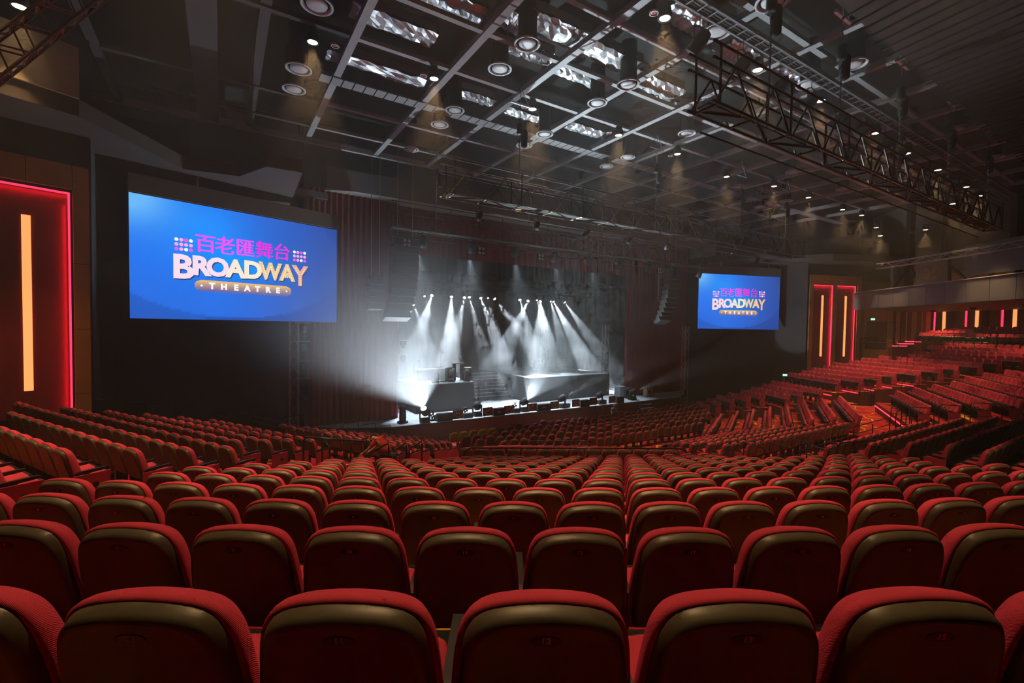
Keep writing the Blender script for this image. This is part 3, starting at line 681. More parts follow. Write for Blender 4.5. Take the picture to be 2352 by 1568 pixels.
# dark overhead panel at the upper right; dark bars stand in for streak shadows
t = thing('overhead_panel', 'dark red ceiling panel at the upper right, with dark bars standing in for streak shadows', 'ceiling panel')
obj('panel', MB().box((31, 3.2, 9.25), (34, 6.4, .12)), mat('overhead_red', (.035, .012, .010), .8), t)
m = MB()
for i in range(60): m.bar((14.5+i*.55, .3, 9.15), (15.4+i*.55, 6.6, 9.15), .05, .06)
tag(obj('shadow_bars', m, mat('overhead_shadow_bar', (.012, .007, .006), .8), t), None, None, None, 'stuff')
# ------------------------------------------------------------------ lighting trusses
def catwalk(label, x0, x1, y0, y1, z, h=.93, rail=.36, lit=TRUSSM, bay=1.55, pipe=True, r=.028):
    t = thing('lighting_truss', label, 'truss', (0, 0, 0), 0, 'long lighting trusses across the hall')
    for nm, y, zz in (('bottom_chord', y0, z), ('bottom_chord', y1, z), ('top_chord', y0, z+h), ('top_chord', y1, z+h), ('guard_rail', y0, z+h+rail), ('guard_rail', y1, z+h+rail)):
        obj(nm, MB().tube([(x0, y, zz), (x1, y, zz)], r if nm != 'guard_rail' else r*.85, 6), lit, t)
    n = int((x1-x0)/bay); b = (x1-x0)/n
    for i in range(n+1):
        x = x0+.25+i*b if i == 0 else (x0+i*b if i < n else x1-.1)
        for y in (y0, y1):
            if i % 2 == 0: obj('post', MB().tube([(x, y, z), (x, y, z+h+rail)], r*.8, 5), lit, t)
        if i < n:
            for y in (y0, y1):
                obj('diagonal_brace', MB().tube([(x0+i*b+.1, y, z), (x0+i*b+b*.5, y, z+h)], r*.75, 5), lit, t)
                obj('diagonal_brace', MB().tube([(x0+i*b+b*.5, y, z+h), (x0+(i+1)*b-.05, y, z)], r*.75, 5), lit, t)
            a, c = (y0, y1) if i % 2 else (y1, y0)
            obj('cross_brace', MB().tube([(x0+i*b, a, z), (x0+(i+1)*b, c, z)], r*.7, 5), lit, t)
        obj('cross_bar', MB().tube([(x, y0, z), (x, y1, z)], r*.8, 5), lit, t)
    if pipe: obj('hanging_pipe', MB().tube([(x0+.6, y1+.10, z-.30), (x1-.4, y1+.10, z-.30)], .026, 6), lit, t)
    m = MB(); m.box(((x0+x1)/2, (y0+y1)/2, z+.03), (x1-x0-.2, (y1-y0)*.5, .03)); obj('deck', m, BLACK, t)
    return t
catwalk('nearest big dark lighting truss with guard rails crossing the right half of the ceiling', 9.07, 31.6, 6.35, 6.98, 5.0, r=.037)
catwalk('second lighting truss, hanging before the stage opening', 7.2, 33.4, 16.05, 16.85, 5.0)
catwalk('third lighting truss, farthest back, right above the stage edge', 7.3, 33.5, 23.2, 24.1, 5.0, h=.95)
def chain_hoist(x, y, z0, label, z1=10.0):
    t = thing('chain_hoist', label, 'hoist', (x, y, z0), 0, 'black chain hoists holding the trusses')
    zt_ = z1-z0; zb = zt_*.60
    m = MB(); k = int(zb/.09)
    for i in range(k):
        if i % 2: m.box((0, 0, .05+i*.09), (.045, .016, .085))
        else: m.box((0, 0, .05+i*.09), (.016, .045, .085))
    obj('chain', m, CHROME, t)
    obj('motor_body', MB().lathe([(.09, -.22), (.13, -.18), (.13, .18), (.09, .24), (0, .24)], 12, (0, 0, zb+.25)), DUCT, t, True)
    obj('chain_bag', MB().lathe([(.02, -.75), (.13, -.68), (.15, -.1), (.12, 0)], 10, (.22, 0, zb+.25)), BLACK, t, True)
    obj('hook', MB().tube([(0, 0, zb+.45), (0, 0, zt_)], .015, 5), CHROME, t)
    m = MB(); m.bar((-.5, 0, zt_-.7), (.5, 0, zt_-.7), .08, .08); m.bar((-.45, 0, zt_-.7), (0, 0, zt_), .02, .02); m.bar((.45, 0, zt_-.7), (0, 0, zt_), .02, .02); obj('spreader_bar', m, CHROME, t)
for i, x in enumerate((11.8, 15.6, 20.0, 25.0, 30.3)): chain_hoist(x, 6.66, 5.05, 'chain hoist of the nearest truss, %s from its left end' % ORD[i+1])
for i, x in enumerate((10.6, 19.0, 26.5, 31.6)): chain_hoist(x, 16.45, 5.05, 'chain hoist of the second truss, %s from its left end' % ORD[i+1])
for i, x in enumerate((9.9, 16.0, 22.0, 28.5)): chain_hoist(x, 23.65, 5.05, 'chain hoist of the farthest truss, %s from its left end' % ORD[i+1])
def par_can(p, d, label, lit=None, s=1.0, hang=.12):
    d = Vector(d).normalized(); q = d.to_track_quat('-Z', 'Y').to_matrix()
    t = thing('stage_lantern', label, 'spotlight', p, 0, 'lanterns clamped to the trusses')
    obj('body', MB().lathe([(.12*s, -.20*s), (.13*s, -.19*s), (.12*s, .05*s), (.09*s, .18*s), (0, .22*s)], 12, (0, 0, 0), q), DUCT, t, True)
    obj('lens', MB().lathe([(0, -.16*s), (.11*s, -.165*s), (.11*s, -.15*s), (0, -.15*s)], 12, (0, 0, 0), q), CHROME, t)
    obj('yoke', MB().tube([(-.15*s, 0, 0), (-.16*s, 0, .22*s), (0, 0, .28*s), (.16*s, 0, .22*s), (.15*s, 0, 0)], .012*s, 4), DUCT, t)
    obj('hanger', MB().tube([(0, 0, .27*s), (0, 0, .27*s+hang)], .014, 5), DUCT, t)
k = 0
for i in range(8):
    k += 1; par_can((12.0+i*2.2, 8.9, 8.5+.2*math.sin(i*3)), (-.3+.2*math.sin(i), .8, -.9), 'silver-lensed lantern hung near the cable tray, %s from its left end' % ORD[i+1], s=1.7, hang=.45)
for i in range(9):
    par_can((9.0+i*2.9, 23.3, 4.45), (.2*math.sin(i*2), .4, -1), 'black moving lamp hung under the farthest truss, %s from its left end' % ORD[i+1], s=1.6)
for i in range(8):
    par_can((9.0+i*2.9, 16.95, 4.55), (.3*math.sin(i*2), .7, -.7), 'lantern under the second truss, %s from its left end' % ORD[i+1], s=1.0)
# triangular truss at the top left
def truss3(name, label, a, b, s_, m_, bay, r=.03, group=None):
    t = thing(name, label, 'truss', (0, 0, 0), 0, group); a = Vector(a); b = Vector(b); d = (b-a); L_ = d.length; d /= L_
    x = d.cross(Vector((0, 0, 1))).normalized(); z = x.cross(d)
    offs_ = [x*s_/2+z*s_/2, x*-s_/2+z*s_/2, x*-s_/2-z*s_/2, x*s_/2-z*s_/2]
    for o in offs_: obj('chord', MB().tube([a+o, b+o], r, 6), m_, t)
    n = max(2, int(L_/bay))
    for f_ in range(4):
        for i in range(n):
            p = a+d*(L_*i/n); q = a+d*(L_*(i+1)/n); u_, v_ = offs_[f_], offs_[(f_+1) % 4]
            if i % 2: u_, v_ = v_, u_
            obj('diagonal_brace', MB().bar(p+u_, q+v_, r*.9), m_, t)
            if f_ % 2 == 0: obj('cross_bar', MB().bar(p+offs_[f_], p+offs_[(f_+1) % 4], r*.9), m_, t)
    return t
truss3('box_truss', 'dark box truss crossing the upper left corner of the picture', ad(-40, 165, 9.6), ad(250, -60, 11.0), .50, mat('truss_brown', (.16, .07, .05), .3, metal=.6), .36, .034)
truss3('box_truss', 'pale lighting truss above the balcony front at the right', az(2018, 612, 5.65), az(2400, 552, 5.65), .42, TRUSSA, .9, .03)
# towers beside the stage
def tower(label, x, y, z0, z1, m_, s_=.42, bay=.75): return truss3('truss_tower', label, (x, y, z0), (x+.001, y, z1), s_, m_, bay, .026, 'upright truss towers')
TB = mat('tower_brown', (.45, .30, .22), .4, metal=.4)
pt = az(1388, 906, -6.0)
tower('white lit truss tower standing on the stage floor at its right side', pt.x, pt.y, -6.0, .1, TRUSSA)
tower('second white truss tower on the stage, close behind the lit one', pt.x+.45, pt.y+.5, -6.0, .35, TRUSSA)
q = ay(675, 900, 27.2); tower('brown truss tower beside the left red curtain', q.x, 27.2, -7.2, .3, TB)
q = ay(1571, 900, 27.2); tower('brown truss tower beside the right red curtain', q.x, 27.2, -7.2, .3, TB)
q = ay(1250, 800, 39.0); tower('tall faint truss tower at the back of the stage behind the drums', q.x, 39, -6.0, 1.9, TRUSSA)
# side lamps clamped on the towers
def side_lamp(p, label, group='lamps clamped to the towers'):
    t = thing('tower_lamp', label, 'spotlight', p, 0, group)
    obj('bracket', MB().tube([(-.45, 0, .25), (.35, 0, .25)], .02, 5), TB, t)
    obj('head', MB().lathe([(.10, -.28), (.16, -.2), (.16, .05), (.12, .16), (0, .18)], 12), BLACK, t, True)
    obj('yoke', MB().tube([(-.19, 0, -.05), (-.19, 0, .2), (.19, 0, .2), (.19, 0, -.05)], .02, 4), BLACK, t)
for i, py in enumerate((752, 795, 840, 880)): side_lamp(ay(697, py, 27.0), 'black lamp bracketed to the brown tower by the left curtain, %s from the top' % ORD[i+1])
for i, py in enumerate((790, 822)): side_lamp(ay(926, py, 31.0), 'dark lamp at the inner edge of the left red curtain, %s one' % ('upper', 'lower')[i])
# hanging loudspeaker arrays
def line_array(label, px0, py0, px1, py1, Y, n, w_, tilt_end, ch=True):
    a = ay(px0, py0, Y); b = ay(px1, py1, Y); t = thing('line_array', label, 'loudspeakers', a, 0, 'hanging loudspeaker columns')
    Hh = a.z-b.z; h_ = Hh/n*1.02; pos = Vector((0, 0, 0)); dx = (b.x-a.x)
    for i in range(n):
        f_ = (i+.5)/n; tl = tilt_end*f_**1.8; z = -Hh*f_
        m = MB(); R_ = Matrix.Rotation(-tl, 3, 'X')
        y_ = -.9*math.sin(tl)*f_*0+ -.0 + .75*(f_**2.2)*-1*math.sin(-tilt_end)
        m.loft([[tuple(R_ @ Vector((x, yy, zz*s_))+Vector((dx*f_**3, y_, z))) for x, zz in ((-w_/2, -h_/2*.94), (w_/2, -h_/2*.94), (w_/2, h_/2*.94), (-w_/2, h_/2*.94))] for yy, s_ in ((-.32, 1), (.35, .75))])
        bx_ = obj('speaker_box', m, mat('array_dark', (.05, .05, .052), .5, metal=.2), t)
        g = MB(); g.bar(R_ @ Vector((-w_/2, -.34, -h_/2*.9))+Vector((dx*f_**3, y_, z)), R_ @ Vector((w_/2, -.34, -h_/2*.9))+Vector((dx*f_**3, y_, z)), .02, .02)
        obj('edge_trim', g, mat('array_edge', (.25, .25, .25), .4, metal=.5), bx_)
    obj('top_frame', MB().box((0, 0, .12), (w_, .7, .08)), BLACK, t)
    if ch:
        for s_ in (-.3, .3):
            m = MB(); zt_ = 9.8-a.z
            for i in range(int(zt_/.09)): m.box((s_*w_, 0, .15+i*.09), (.04, .02, .08) if i % 2 else (.02, .04, .08))
            obj('chain', m, mat('chain_brass', (.55, .38, .2), .35, metal=.8), t)
line_array('big dark hanging loudspeaker column left of the stage opening', 930, 550, 912, 735, 25.2, 11, 1.45, .45)
line_array('slim loudspeaker column hanging behind, left of the big one', 862, 640, 862, 712, 27.3, 5, .8, .2)
line_array('dark curved loudspeaker column hanging before the right curtain', 1545, 610, 1528, 742, 25.2, 12, 1.3, .6)
t = thing('hung_speaker_board', 'pale flat loudspeaker board hung behind the right loudspeaker column', 'loudspeaker')
p = ay(1524, 655, 27.5); obj('board', MB().box(p, (1.3, .15, 2.7)), GREY, t)
for i in range(5): obj('driver', MB().lathe([(.11, 0), (.09, -.03), (0, -.04)], 10, p+Vector((-.25, -.08, 1.0-i*.5)), Matrix.Rotation(-PI/2, 3, 'X')), BLACK, t)
# rows of stage spots: truss above the stage with moving heads
t = thing('stage_truss', 'dark truss of lamps above the stage', 'truss')
for y in (36.6, 37.0, 37.4):
    for z in (3.35, 3.8): obj('chord', MB().tube([(13.5, y, z), (33, y, z-.1)], .035, 5), BLACK, t)
for i in range(24): obj('diagonal_brace', MB().bar((13.6+i*.77, 36.6, 3.35), (14.3+i*.77, 36.6, 3.8), .03), BLACK, t)
SP = [((975, 680), (990, 725), 6, .35), ((992, 678), (962, 775), 17, 1.0), ((1037, 681), (1033, 811), 21, 1.6), ((1067, 683), (1045, 770), 15, .7), ((1078, 682), (1106, 790), 15, .55), ((1104, 684), (1140, 780), 17, .9), ((1121, 684), (1140, 760), 12, .35), ((1136, 686), (1190, 755), 17, .8), ((1194, 688), (1218, 770), 14, .7), ((1213, 691), (1175, 770), 15, .8), ((1233, 689), (1258, 775), 11, .35), ((1241, 692), (1245, 750), 21, 1.0), ((1265, 692), (1285, 765), 14, .45), ((1271, 692), (1338, 815), 18, 1.9), ((1297, 694), (1380, 810), 16, .9), ((950, 700), (985, 790), 14, .5)]
for i, (s_, g_, ang, pw) in enumerate(SP):
    a = ay(s_[0], s_[1], 37.0); g = ay(g_[0], g_[1], 34.2)
    d = (g-a).normalized(); q = d.to_track_quat('-Z', 'Y').to_matrix()
    t = thing('moving_head', 'lit moving stage lamp above the stage, %s from the left' % ORD[i+1], 'spotlight', a, 0, 'lit stage lamps in a line')
    obj('head', MB().lathe([(.15, -.02), (.17, -.02), (.18, .2), (.12, .42), (0, .45)], 12, (0, 0, 0), q), BLACK, t, True)
    obj('lens', MB().lathe([(0, -.03), (.12 if pw > .5 else .07, -.03), (.12 if pw > .5 else .07, .0), (0, .0)], 14, (0, 0, 0), q), LAMPC, t)
    obj('yoke', MB().tube([(-.22, 0, 0), (-.22, 0, .45), (.22, 0, .45), (.22, 0, 0)], .03, 4), BLACK, t)
    obj('base', MB().box((0, 0, .55), (.36, .28, .16)), BLACK, t)
    lamp('stage_spot_light', a+d*.06, g, 21000*pw, COOL, ang, .35, .05)
for i in range(26):
    x = 13.9+i*.70; par_can((x, 36.7+.3*(i % 3), 2.95), (.1*math.sin(i), .1, -1), 'unlit black lamp in the line above the stage, %s from the left' % ORD[i+1] if i < 25 else 'unlit black lamp at the right end of the line above the stage', s=1.2)
# four-eye blinders under the farthest truss
for i, (px, py) in enumerate([(935, 557), (1106, 576), (1243, 591), (1417, 610), (1515, 622)]):
    p = ay(px, py, 24.8); t = thing('blinder_lamp', 'four-eyed lamp under the farthest truss, %s from the left' % ORD[i+1], 'spotlight', p, 0, 'four-eyed lamps')
    obj('case', MB().box((0, .05, 0), (.5, .12, .5)), BLACK, t)
    obj('bracket', MB().tube([(0, .05, .25), (0, -.3, 4.95-p.z), (0, -.75, 5.0-p.z)], .018, 5), BLACK, t)
    for u_ in (-.12, .12):
        for v_ in (-.12, .12): obj('reflector', MB().lathe([(.02, .03), (.08, .0), (.10, -.02), (.11, -.02)], 12, (u_, -.02, v_), Matrix.Rotation(PI/2, 3, 'X')), mat('reflector', (.65, .5, .48), .3, metal=.7), t)
# ------------------------------------------------------------------ screens
def big_screen(label, nm, A, B, h, zb):
    """display between plan points A (left) and B (right), content drawn in display units 0..1"""
    A = Vector(A); B = Vector(B); d = B-A; W = d.length; ang = math.atan2(d.y, d.x)
    t = thing(nm, label, 'screen', (A.x, A.y, zb), ang)
    nx, ny = 96, 54; vs = [(W*i/nx, 0, h*j/ny) for j in range(ny+1) for i in range(nx+1)]
    fs_ = [(j*(nx+1)+i, j*(nx+1)+i+1, (j+1)*(nx+1)+i+1, (j+1)*(nx+1)+i) for j in range(ny) for i in range(nx)]
    me = bpy.data.meshes.new('display'); me.from_pydata(vs, [], fs_)
    ca = me.color_attributes.new('picture', 'FLOAT_COLOR', 'POINT')
    lin = lambda c: tuple((q/255)**2.2 for q in c)
    def mixc(a, b, f): f = max(0, min(1, f)); return tuple(a[i]*(1-f)+b[i]*f for i in range(3))
    data = []
    for j in range(ny+1):
        for i in range(nx+1):
            u_, v_ = i/nx, j/ny
            c = mixc((36, 116, 240), (42, 82, 168), (u_-.35)/.6)
            c = mixc(c, (30, 144, 255), .9*math.exp(-((u_-.30)**2/.03+(v_-.78)**2/.06)))
            c = mixc(c, (104, 184, 252), 1.15*math.exp(-((u_)**2/.025+(v_-1.0)**2/.06)))
            c = mixc(c, (48, 98, 200), max(0, .5-v_)*1.0*(1-u_))
            c = mixc(c, (0, 150, 255), .95*math.exp(-((u_-.46)**2/.035+(v_-.52)**2/.020)))
            e = math.hypot((u_-.44)/.60, (v_-.62)/.60)
            if e > 1: c = mixc(c, (34, 72, 158), .75 if u_ > .3 else .4)
            data += [*lin(c), 1.0]
    ca.data.foreach_set('color', data)
    m = MATS.get('display_picture')
    if not m:
        m = bpy.data.materials.new('display_picture'); m.use_nodes = True; nt = m.node_tree; nt.nodes.clear()
        o = nt.nodes.new('ShaderNodeOutputMaterial'); e = nt.nodes.new('ShaderNodeEmission'); a = nt.nodes.new('ShaderNodeVertexColor'); a.layer_name = 'picture'
        e.inputs['Strength'].default_value = 1.05; nt.links.new(a.outputs['Color'], e.inputs['Color']); nt.links.new(e.outputs[0], o.inputs[0]); MATS['display_picture'] = m
    me.materials.append(m); disp = bpy.data.objects.new('display', me); link(disp, t)
    obj('casing', MB().box((W/2, .12, h/2), (W+.06, .2, h+.06)), BLACK, t)
    obj('top_cover', MB().box((W/2, .05, h+.42), (W+.05, .25, .75)), mat('cover_cloth', (.10, .075, .055), .7, bump=('noise', 2, .6)), t)
    def col(name, c, s_=1.0):
        return mat('screen_'+name, (0, 0, 0), .8, emit=tuple((q/255)**2.2 for q in c), es=s_)
    def put(me_, x, z, m_, nm_='lettering', sy=1.0, dy=-.02, sxx=1.0):
        me2 = me_.copy(); me2.materials.clear(); me2.materials.append(m_)
        o = bpy.data.objects.new(nm_, me2); link(o, disp); o.location = (x, dy, z); o.rotation_euler = (PI/2, 0, 0); o.scale = (sxx, sy, 1); return o
    # the five characters of the upper line (u of the centre, v of the centre)
    U = lambda u_: u_*W
    V = lambda v_: v_*h
    for ch, x_, z_ in zip('百老匯舞台', (2.72, 3.52, 4.39, 5.26, 6.12), (3.38, 3.40, 3.42, 3.44, 3.46)):
        c = (250, 80, 250) if x_ < 5 else (240, 45, 225)
        [put(text_mesh(ch, .88, 0.0, .002), x_+q_*.012, z_+abs(q_)*.006, col('magenta%d' % (x_ > 5), c), 'character', dy=-.02-.001*q_) for q_ in (-1.5, 0, 1.5)]
    # the big word, drawn letter by letter: soft halo, shadow, letter, then a line of small bulbs
    LT = [('B', 1.84, 2.26, 1.42, 1.0), ('R', 2.52, 2.38, 1.15, 1.0), ('O', 3.21, 2.39, 1.13, 1.0), ('A', 3.96, 2.40, 1.13, 1.0), ('D', 4.73, 2.42, 1.13, 1.0), ('W', 5.55, 2.44, 1.13, .86), ('A', 6.38, 2.45, 1.13, .92), ('Y', 7.05, 2.34, 1.42, .84)]
    for i, (ch, x_, z_, sz, sxx) in enumerate(LT):
        f_ = i/7; c = (255, 226, 246) if f_ < .4 else ((255, 238, 220) if f_ < .6 else (250, 205, 150) if f_ < .9 else (246, 176, 150))
        me_ = text_mesh(ch, sz, .052, .002)
        put(me_, x_+.045, z_-.045, col('letter_shadow', (36, 52, 105)), 'letter_shadow', dy=-.015, sxx=sxx)
        put(me_, x_, z_, col('letter%d' % (0 if f_ < .4 else 1 if f_ < .6 else 2 if f_ < .9 else 3), c), 'letter', dy=-.03, sxx=sxx)
    bulbs = MB(); RXX = Matrix.Rotation(PI/2, 3, 'X')
    def bl(pts, n):
        P_ = [Vector(p) for p in pts]; seg = [(b_-a_).length for a_, b_ in zip(P_[:-1], P_[1:])]; T_ = sum(seg)
        for k in range(n):
            s_ = T_*(k+.5)/n; j = 0
            while s_ > seg[j] and j < len(seg)-1: s_ -= seg[j]; j += 1
            q = P_[j]+(P_[j+1]-P_[j])*(s_/seg[j]); bulbs.lathe([(0, 0), (.035, 0)], 7, (q.x, -.042, q.y), RXX)
    bl([(5.18, 2.80), (5.37, 2.10), (5.55, 2.75), (5.73, 2.10), (5.92, 2.80)], 22); bl([(6.10, 2.08), (6.38, 2.80), (6.66, 2.08)], 13); bl([(6.24, 2.26), (6.52, 2.26)], 3); bl([(6.80, 2.80), (7.05, 2.35), (7.05, 1.88)], 9); bl([(7.30, 2.80), (7.10, 2.42)], 4)
    bl([(4.52, 2.80), (4.52, 2.06), (4.80, 2.06), (4.98, 2.24), (5.0, 2.45), (4.95, 2.62), (4.78, 2.78), (4.52, 2.80)], 20)
    o = obj('letter_bulbs', bulbs, col('bulb', (255, 250, 205)), disp); o['kind'] = 'stuff'
    # pill shaped bar with the lower word
    cxb, czb, Rr, L2 = 4.44, 1.54, .26, 1.90; n = 12
    for k in range(6):
        z0 = -Rr+2*Rr*k/6; z1 = z0+2*Rr/6; f_ = (k+.5)/6
        hw = lambda z: L2+math.sqrt(max(0, Rr*Rr-z*z))
        cc = tuple(int(a_*(1-f_)+b_*f_) for a_, b_ in zip((96, 92, 165), (250, 196, 120)))
        obj('word_bar', MB().add([(cxb-hw(z0), -.012, czb+z0), (cxb+hw(z0), -.012, czb+z0), (cxb+hw(z1), -.012, czb+z1), (cxb-hw(z1), -.012, czb+z1)], [(0, 1, 2, 3)]), col('bar%d' % k, cc), disp)
    for ch, x_ in zip('THEATRE', (2.97, 3.46, 3.98, 4.47, 4.93, 5.43, 5.91)): put(text_mesh(ch, .37, .022, .002), x_, czb, col('white', (255, 252, 252)), 'letter', dy=-.035)
    for x_ in (2.55, 6.34): obj('dot', MB().lathe([(0, 0), (.05, 0)], 10, (x_, -.03, czb), RXX), col('white', (255, 252, 252)), disp)
    P_ = [(245, 90, 230), (255, 250, 255), (255, 170, 235)]
    for bx, bz in ((1.61, 3.28), (6.75, 3.41)):
        for i in range(4):
            for j in range(3):
                obj('dot', MB().lathe([(0, 0), (.078, 0)], 12, (bx+i*.18, -.03, bz+.205*(j-1)), RXX), col('dot%d' % ((i*2+j*5+i*j) % 3), P_[(i*2+j*5+i*j) % 3]), disp)
    for u_ in (.27, .86):
        obj('suspension_chain', MB().tube([(W*u_, .1, h+.8), (W*u_, .1, h+2.0)], .035, 5), mat('chain_brass', (.55, .38, .2), .35, metal=.8), t)
    return t
big_screen('large blue screen with glowing lettering, nearest the camera, left of the stage', 'video_screen', (-3.19, 24.49, 0), (5.49, 27.33, 0), 5.15, .13)
big_screen('smaller looking blue screen with the same lettering, far side right of the stage', 'video_screen', (37.71, 27.33, 0), (46.39, 24.49, 0), 5.15, .13)
# ------------------------------------------------------------------ stage
ZS = -6.0
st = MB(); st.prism([(4.1, 29.3), (5.7, 27.6), (8.3, 26.5), (10, 26.55), (31.8, 26.55), (34.2, 26.4), (36.5, 27.4), (39, 29.4), (39, 43), (4.1, 43)], -7.2, ZS-.02)
struct('floor_stage_base', st, FASCIAW)
st = MB(); st.prism([(4.2, 29.4), (5.8, 27.65), (8.35, 26.55), (10, 26.6), (31.8, 26.6), (34.2, 26.45), (36.1, 27.5), (38.9, 29.5), (38.9, 43), (4.2, 43)], ZS-.02, ZS)
struct('floor_stage', st, STAGEM)
nose = struct('trim_stage_edge', MB().tube([(5.7, 27.58, ZS), (8.3, 26.47, ZS), (10, 26.52, ZS), (31.8, 26.52, ZS), (34.2, 26.37, ZS), (36.5, 27.37, ZS)], .035, 5), BLACK)
def curtain(label, x0, x1, y, z0, z1, m_, pitch=.34, amp=.09, dy=0.0):
    m = MB(); n = int((x1-x0)/pitch*6); vs = []
    for i in range(n+1):
        x = x0+(x1-x0)*i/n; a = 2*PI*(x-x0)/pitch+.8*math.sin(x*1.3); yy = y+amp*math.sin(a)*(1+.3*math.sin(x*2.1))+dy*(x-x0)/(x1-x0)
        vs += [(x, yy, z0), (x, yy, z1)]
    m.add(vs, [(2*i, 2*i+2, 2*i+3, 2*i+1) for i in range(n)])
    o = obj('stage_curtain', m, m_, None, True); tag(o, label, 'curtain'); return o
curtain('tall red pleated curtain left of the stage opening', 4.2, 9.72, 28.9, -6.02, 7.9, CURT, dy=.25)
curtain('tall red pleated curtain right of the stage opening', 30.6, 38.8, 29.6, -6.02, 7.9, CURT, dy=-.2)
curtain('red pleated valance across the top of the stage opening', 9.6, 31.0, 30.2, 4.8, 8, CURT, pitch=.5)
curtain('black border cloth behind the red valance', 8.5, 33, 31.5, 3.9, 8, DRAPE, pitch=.8)
curtain('black backcloth closing the rear of the stage', 4.4, 38.9, 42.2, -6.0, 7.2, DRAPE, pitch=.9, amp=.12)
curtain('black side cloth at the left wing of the stage', 5.0, 9.0, 34.0, -6.0, 7.2, DRAPE, pitch=.8)
curtain('black side cloth at the right wing of the stage', 33.5, 38, 35.5, -6.0, 7.2, DRAPE, pitch=.8)
sw = MB(); sw.box((4.0, 36.5, 0), (.1, 13, 17)); sw.box((39.0, 36.5, 0), (.1, 13, 17)); sw.box((21.5, 43, 0), (35, .1, 17)); sw.box((21.5, 37, 8.2), (35, 12, .1)); struct('wall_stage_house', sw, DECK)
# risers and stairs
ZR = -4.02
t = thing('left_riser', 'black platform at the left of the stage carrying the keyboards', 'stage platform')
xl = ay(956, 900, 29.9).x
obj('body', MB().box(((xl+15.6)/2, 32.7, (ZS+ZR)/2-.03), (15.6-xl, 5.6, ZR-ZS-.06)), RISER, t); obj('deck', MB().box(((xl+15.6)/2, 32.7, ZR-.03), (15.65-xl, 5.65, .06)), DECKM, t); t.name = 'stage_riser'
t = thing('stage_riser', 'black platform right of the stairs carrying the drum kit', 'stage platform')
pa, pb, pc = az(1166, 858, ZR), az(1214, 868, ZR), az(1400, 857, ZR)
poly = [tuple(pa.xy), tuple(pb.xy), tuple(pc.xy), (pc.x, 39), (pa.x, 39)]
obj('body', MB().prism(poly, ZS, ZR-.05), RISER, t); obj('deck', MB().prism(poly, ZR-.05, ZR), DECKM, t)
t = thing('stage_stairs', 'wide black stairs with pale edges in the centre of the stage', 'stairs')
for i in range(8):
    z = ZS+(i+1)*(ZR-ZS)/8; y0 = 33.4+i*.29; x1 = 22.5 if i < 2 else 21.3
    s_ = obj('step', MB().box(((15.4+x1)/2, (y0+36.1)/2, z-.1), (x1-15.4, 36.1-y0, .2 if i else .2)), RISER, t)
    obj('nosing', MB().box(((15.4+x1)/2, y0-.01, z-.012), (x1-15.4, .06, .055)), WHITE, s_)
lamp('floor_flood_light', (18.5, 27.2, -5.2), (15.5, 12, 10), 70000, (0.74, 0.92, 1.0), 56, 1.0, .04)
for x_, pw_ in ((11.5, 19000), (15.5, 17000), (19.5, 13000), (23.5, 9000), (27.5, 6000)): lamp('added_wash_light', (x_, 30.7, 5.2), (x_+.6, 28.7, ZS), pw_, COOL, 42, 1.0, .1)  # hidden lamps added behind the valance to whiten the stage floor
# things along the stage edge
def fx(px, Y=26.85): return ay(px, 940, Y).x
def moving_floor(px, Y, label, aim=None, lit=False, s=1.35, group='lamps standing on the stage floor'):
    x = fx(px, Y); t = thing('floor_moving_head', label, 'spotlight', (x, Y, ZS), 0, group)
    d = Vector(aim or (0, -.3, .8)).normalized(); q = d.to_track_quat('-Z', 'Y').to_matrix(); c = Vector((0, 0, .50*s))
    obj('base', MB().box((0, 0, .09*s), (.40*s, .34*s, .18*s)), BLACK, t)
    obj('yoke', MB().loft([[(x_, -.07, z), (x_+.05, -.07, z), (x_+.05, .07, z), (x_, .07, z)] for x_, z in ((-.26*s, .18*s), (-.26*s, .55*s))]).loft([[(x_, -.07, z), (x_+.05, -.07, z), (x_+.05, .07, z), (x_, .07, z)] for x_, z in ((.22*s, .18*s), (.22*s, .55*s))]).box((0, 0, .2*s), (.52*s, .14, .05)), BLACK, t)
    obj('head', MB().lathe([(.15*s, -.20*s), (.18*s, -.19*s), (.19*s, .02*s), (.14*s, .18*s), (0, .22*s)], 14, c, q), BLACK, t, True)
    obj('lens', MB().lathe([(0, -.205*s), (.13*s, -.205*s), (.13*s, -.195*s), (0, -.195*s)], 14, c, q), LAMPC if lit else CHROME, t)
    return Vector((x, Y, ZS))+c+d*.24*s
def banner(px0, px1, py0, py1, Y, txt, label):
    x0, x1 = fx(px0, Y), fx(px1, Y); t = thing('stage_banner', label, 'banner', ((x0+x1)/2, Y, ZS), 0, 'brown banners hung on the stage monitors')
    w_ = x1-x0; h_ = .56
    obj('cloth', MB().box((0, 0, h_/2+.06), (w_, .05, h_)), mat('banner_brown', (.13, .05, .025), .6), t)
    m = MB(); pts = [(-w_*.46, -.035, .42), (-w_*.30, -.035, .30), (-w_*.05, -.035, .17), (w_*.15, -.035, .16), (w_*.32, -.035, .26), (w_*.46, -.035, .46)]
    m.tube(catmull(pts, 4), [.012+.02*math.sin(PI*i/20) for i in range(21)], 5); obj('ribbon', m, mat('ribbon_orange', (.75, .25, .06), .5), t)
    me_ = text_mesh(txt, .26 if len(txt) < 3 else .19, .004, .003).copy(); me_.materials.clear(); me_.materials.append(GOLD); o = bpy.data.objects.new('emblem', me_); link(o, t); o.location = (0, -.04, .42); o.rotation_euler = (PI/2, 0, 0)
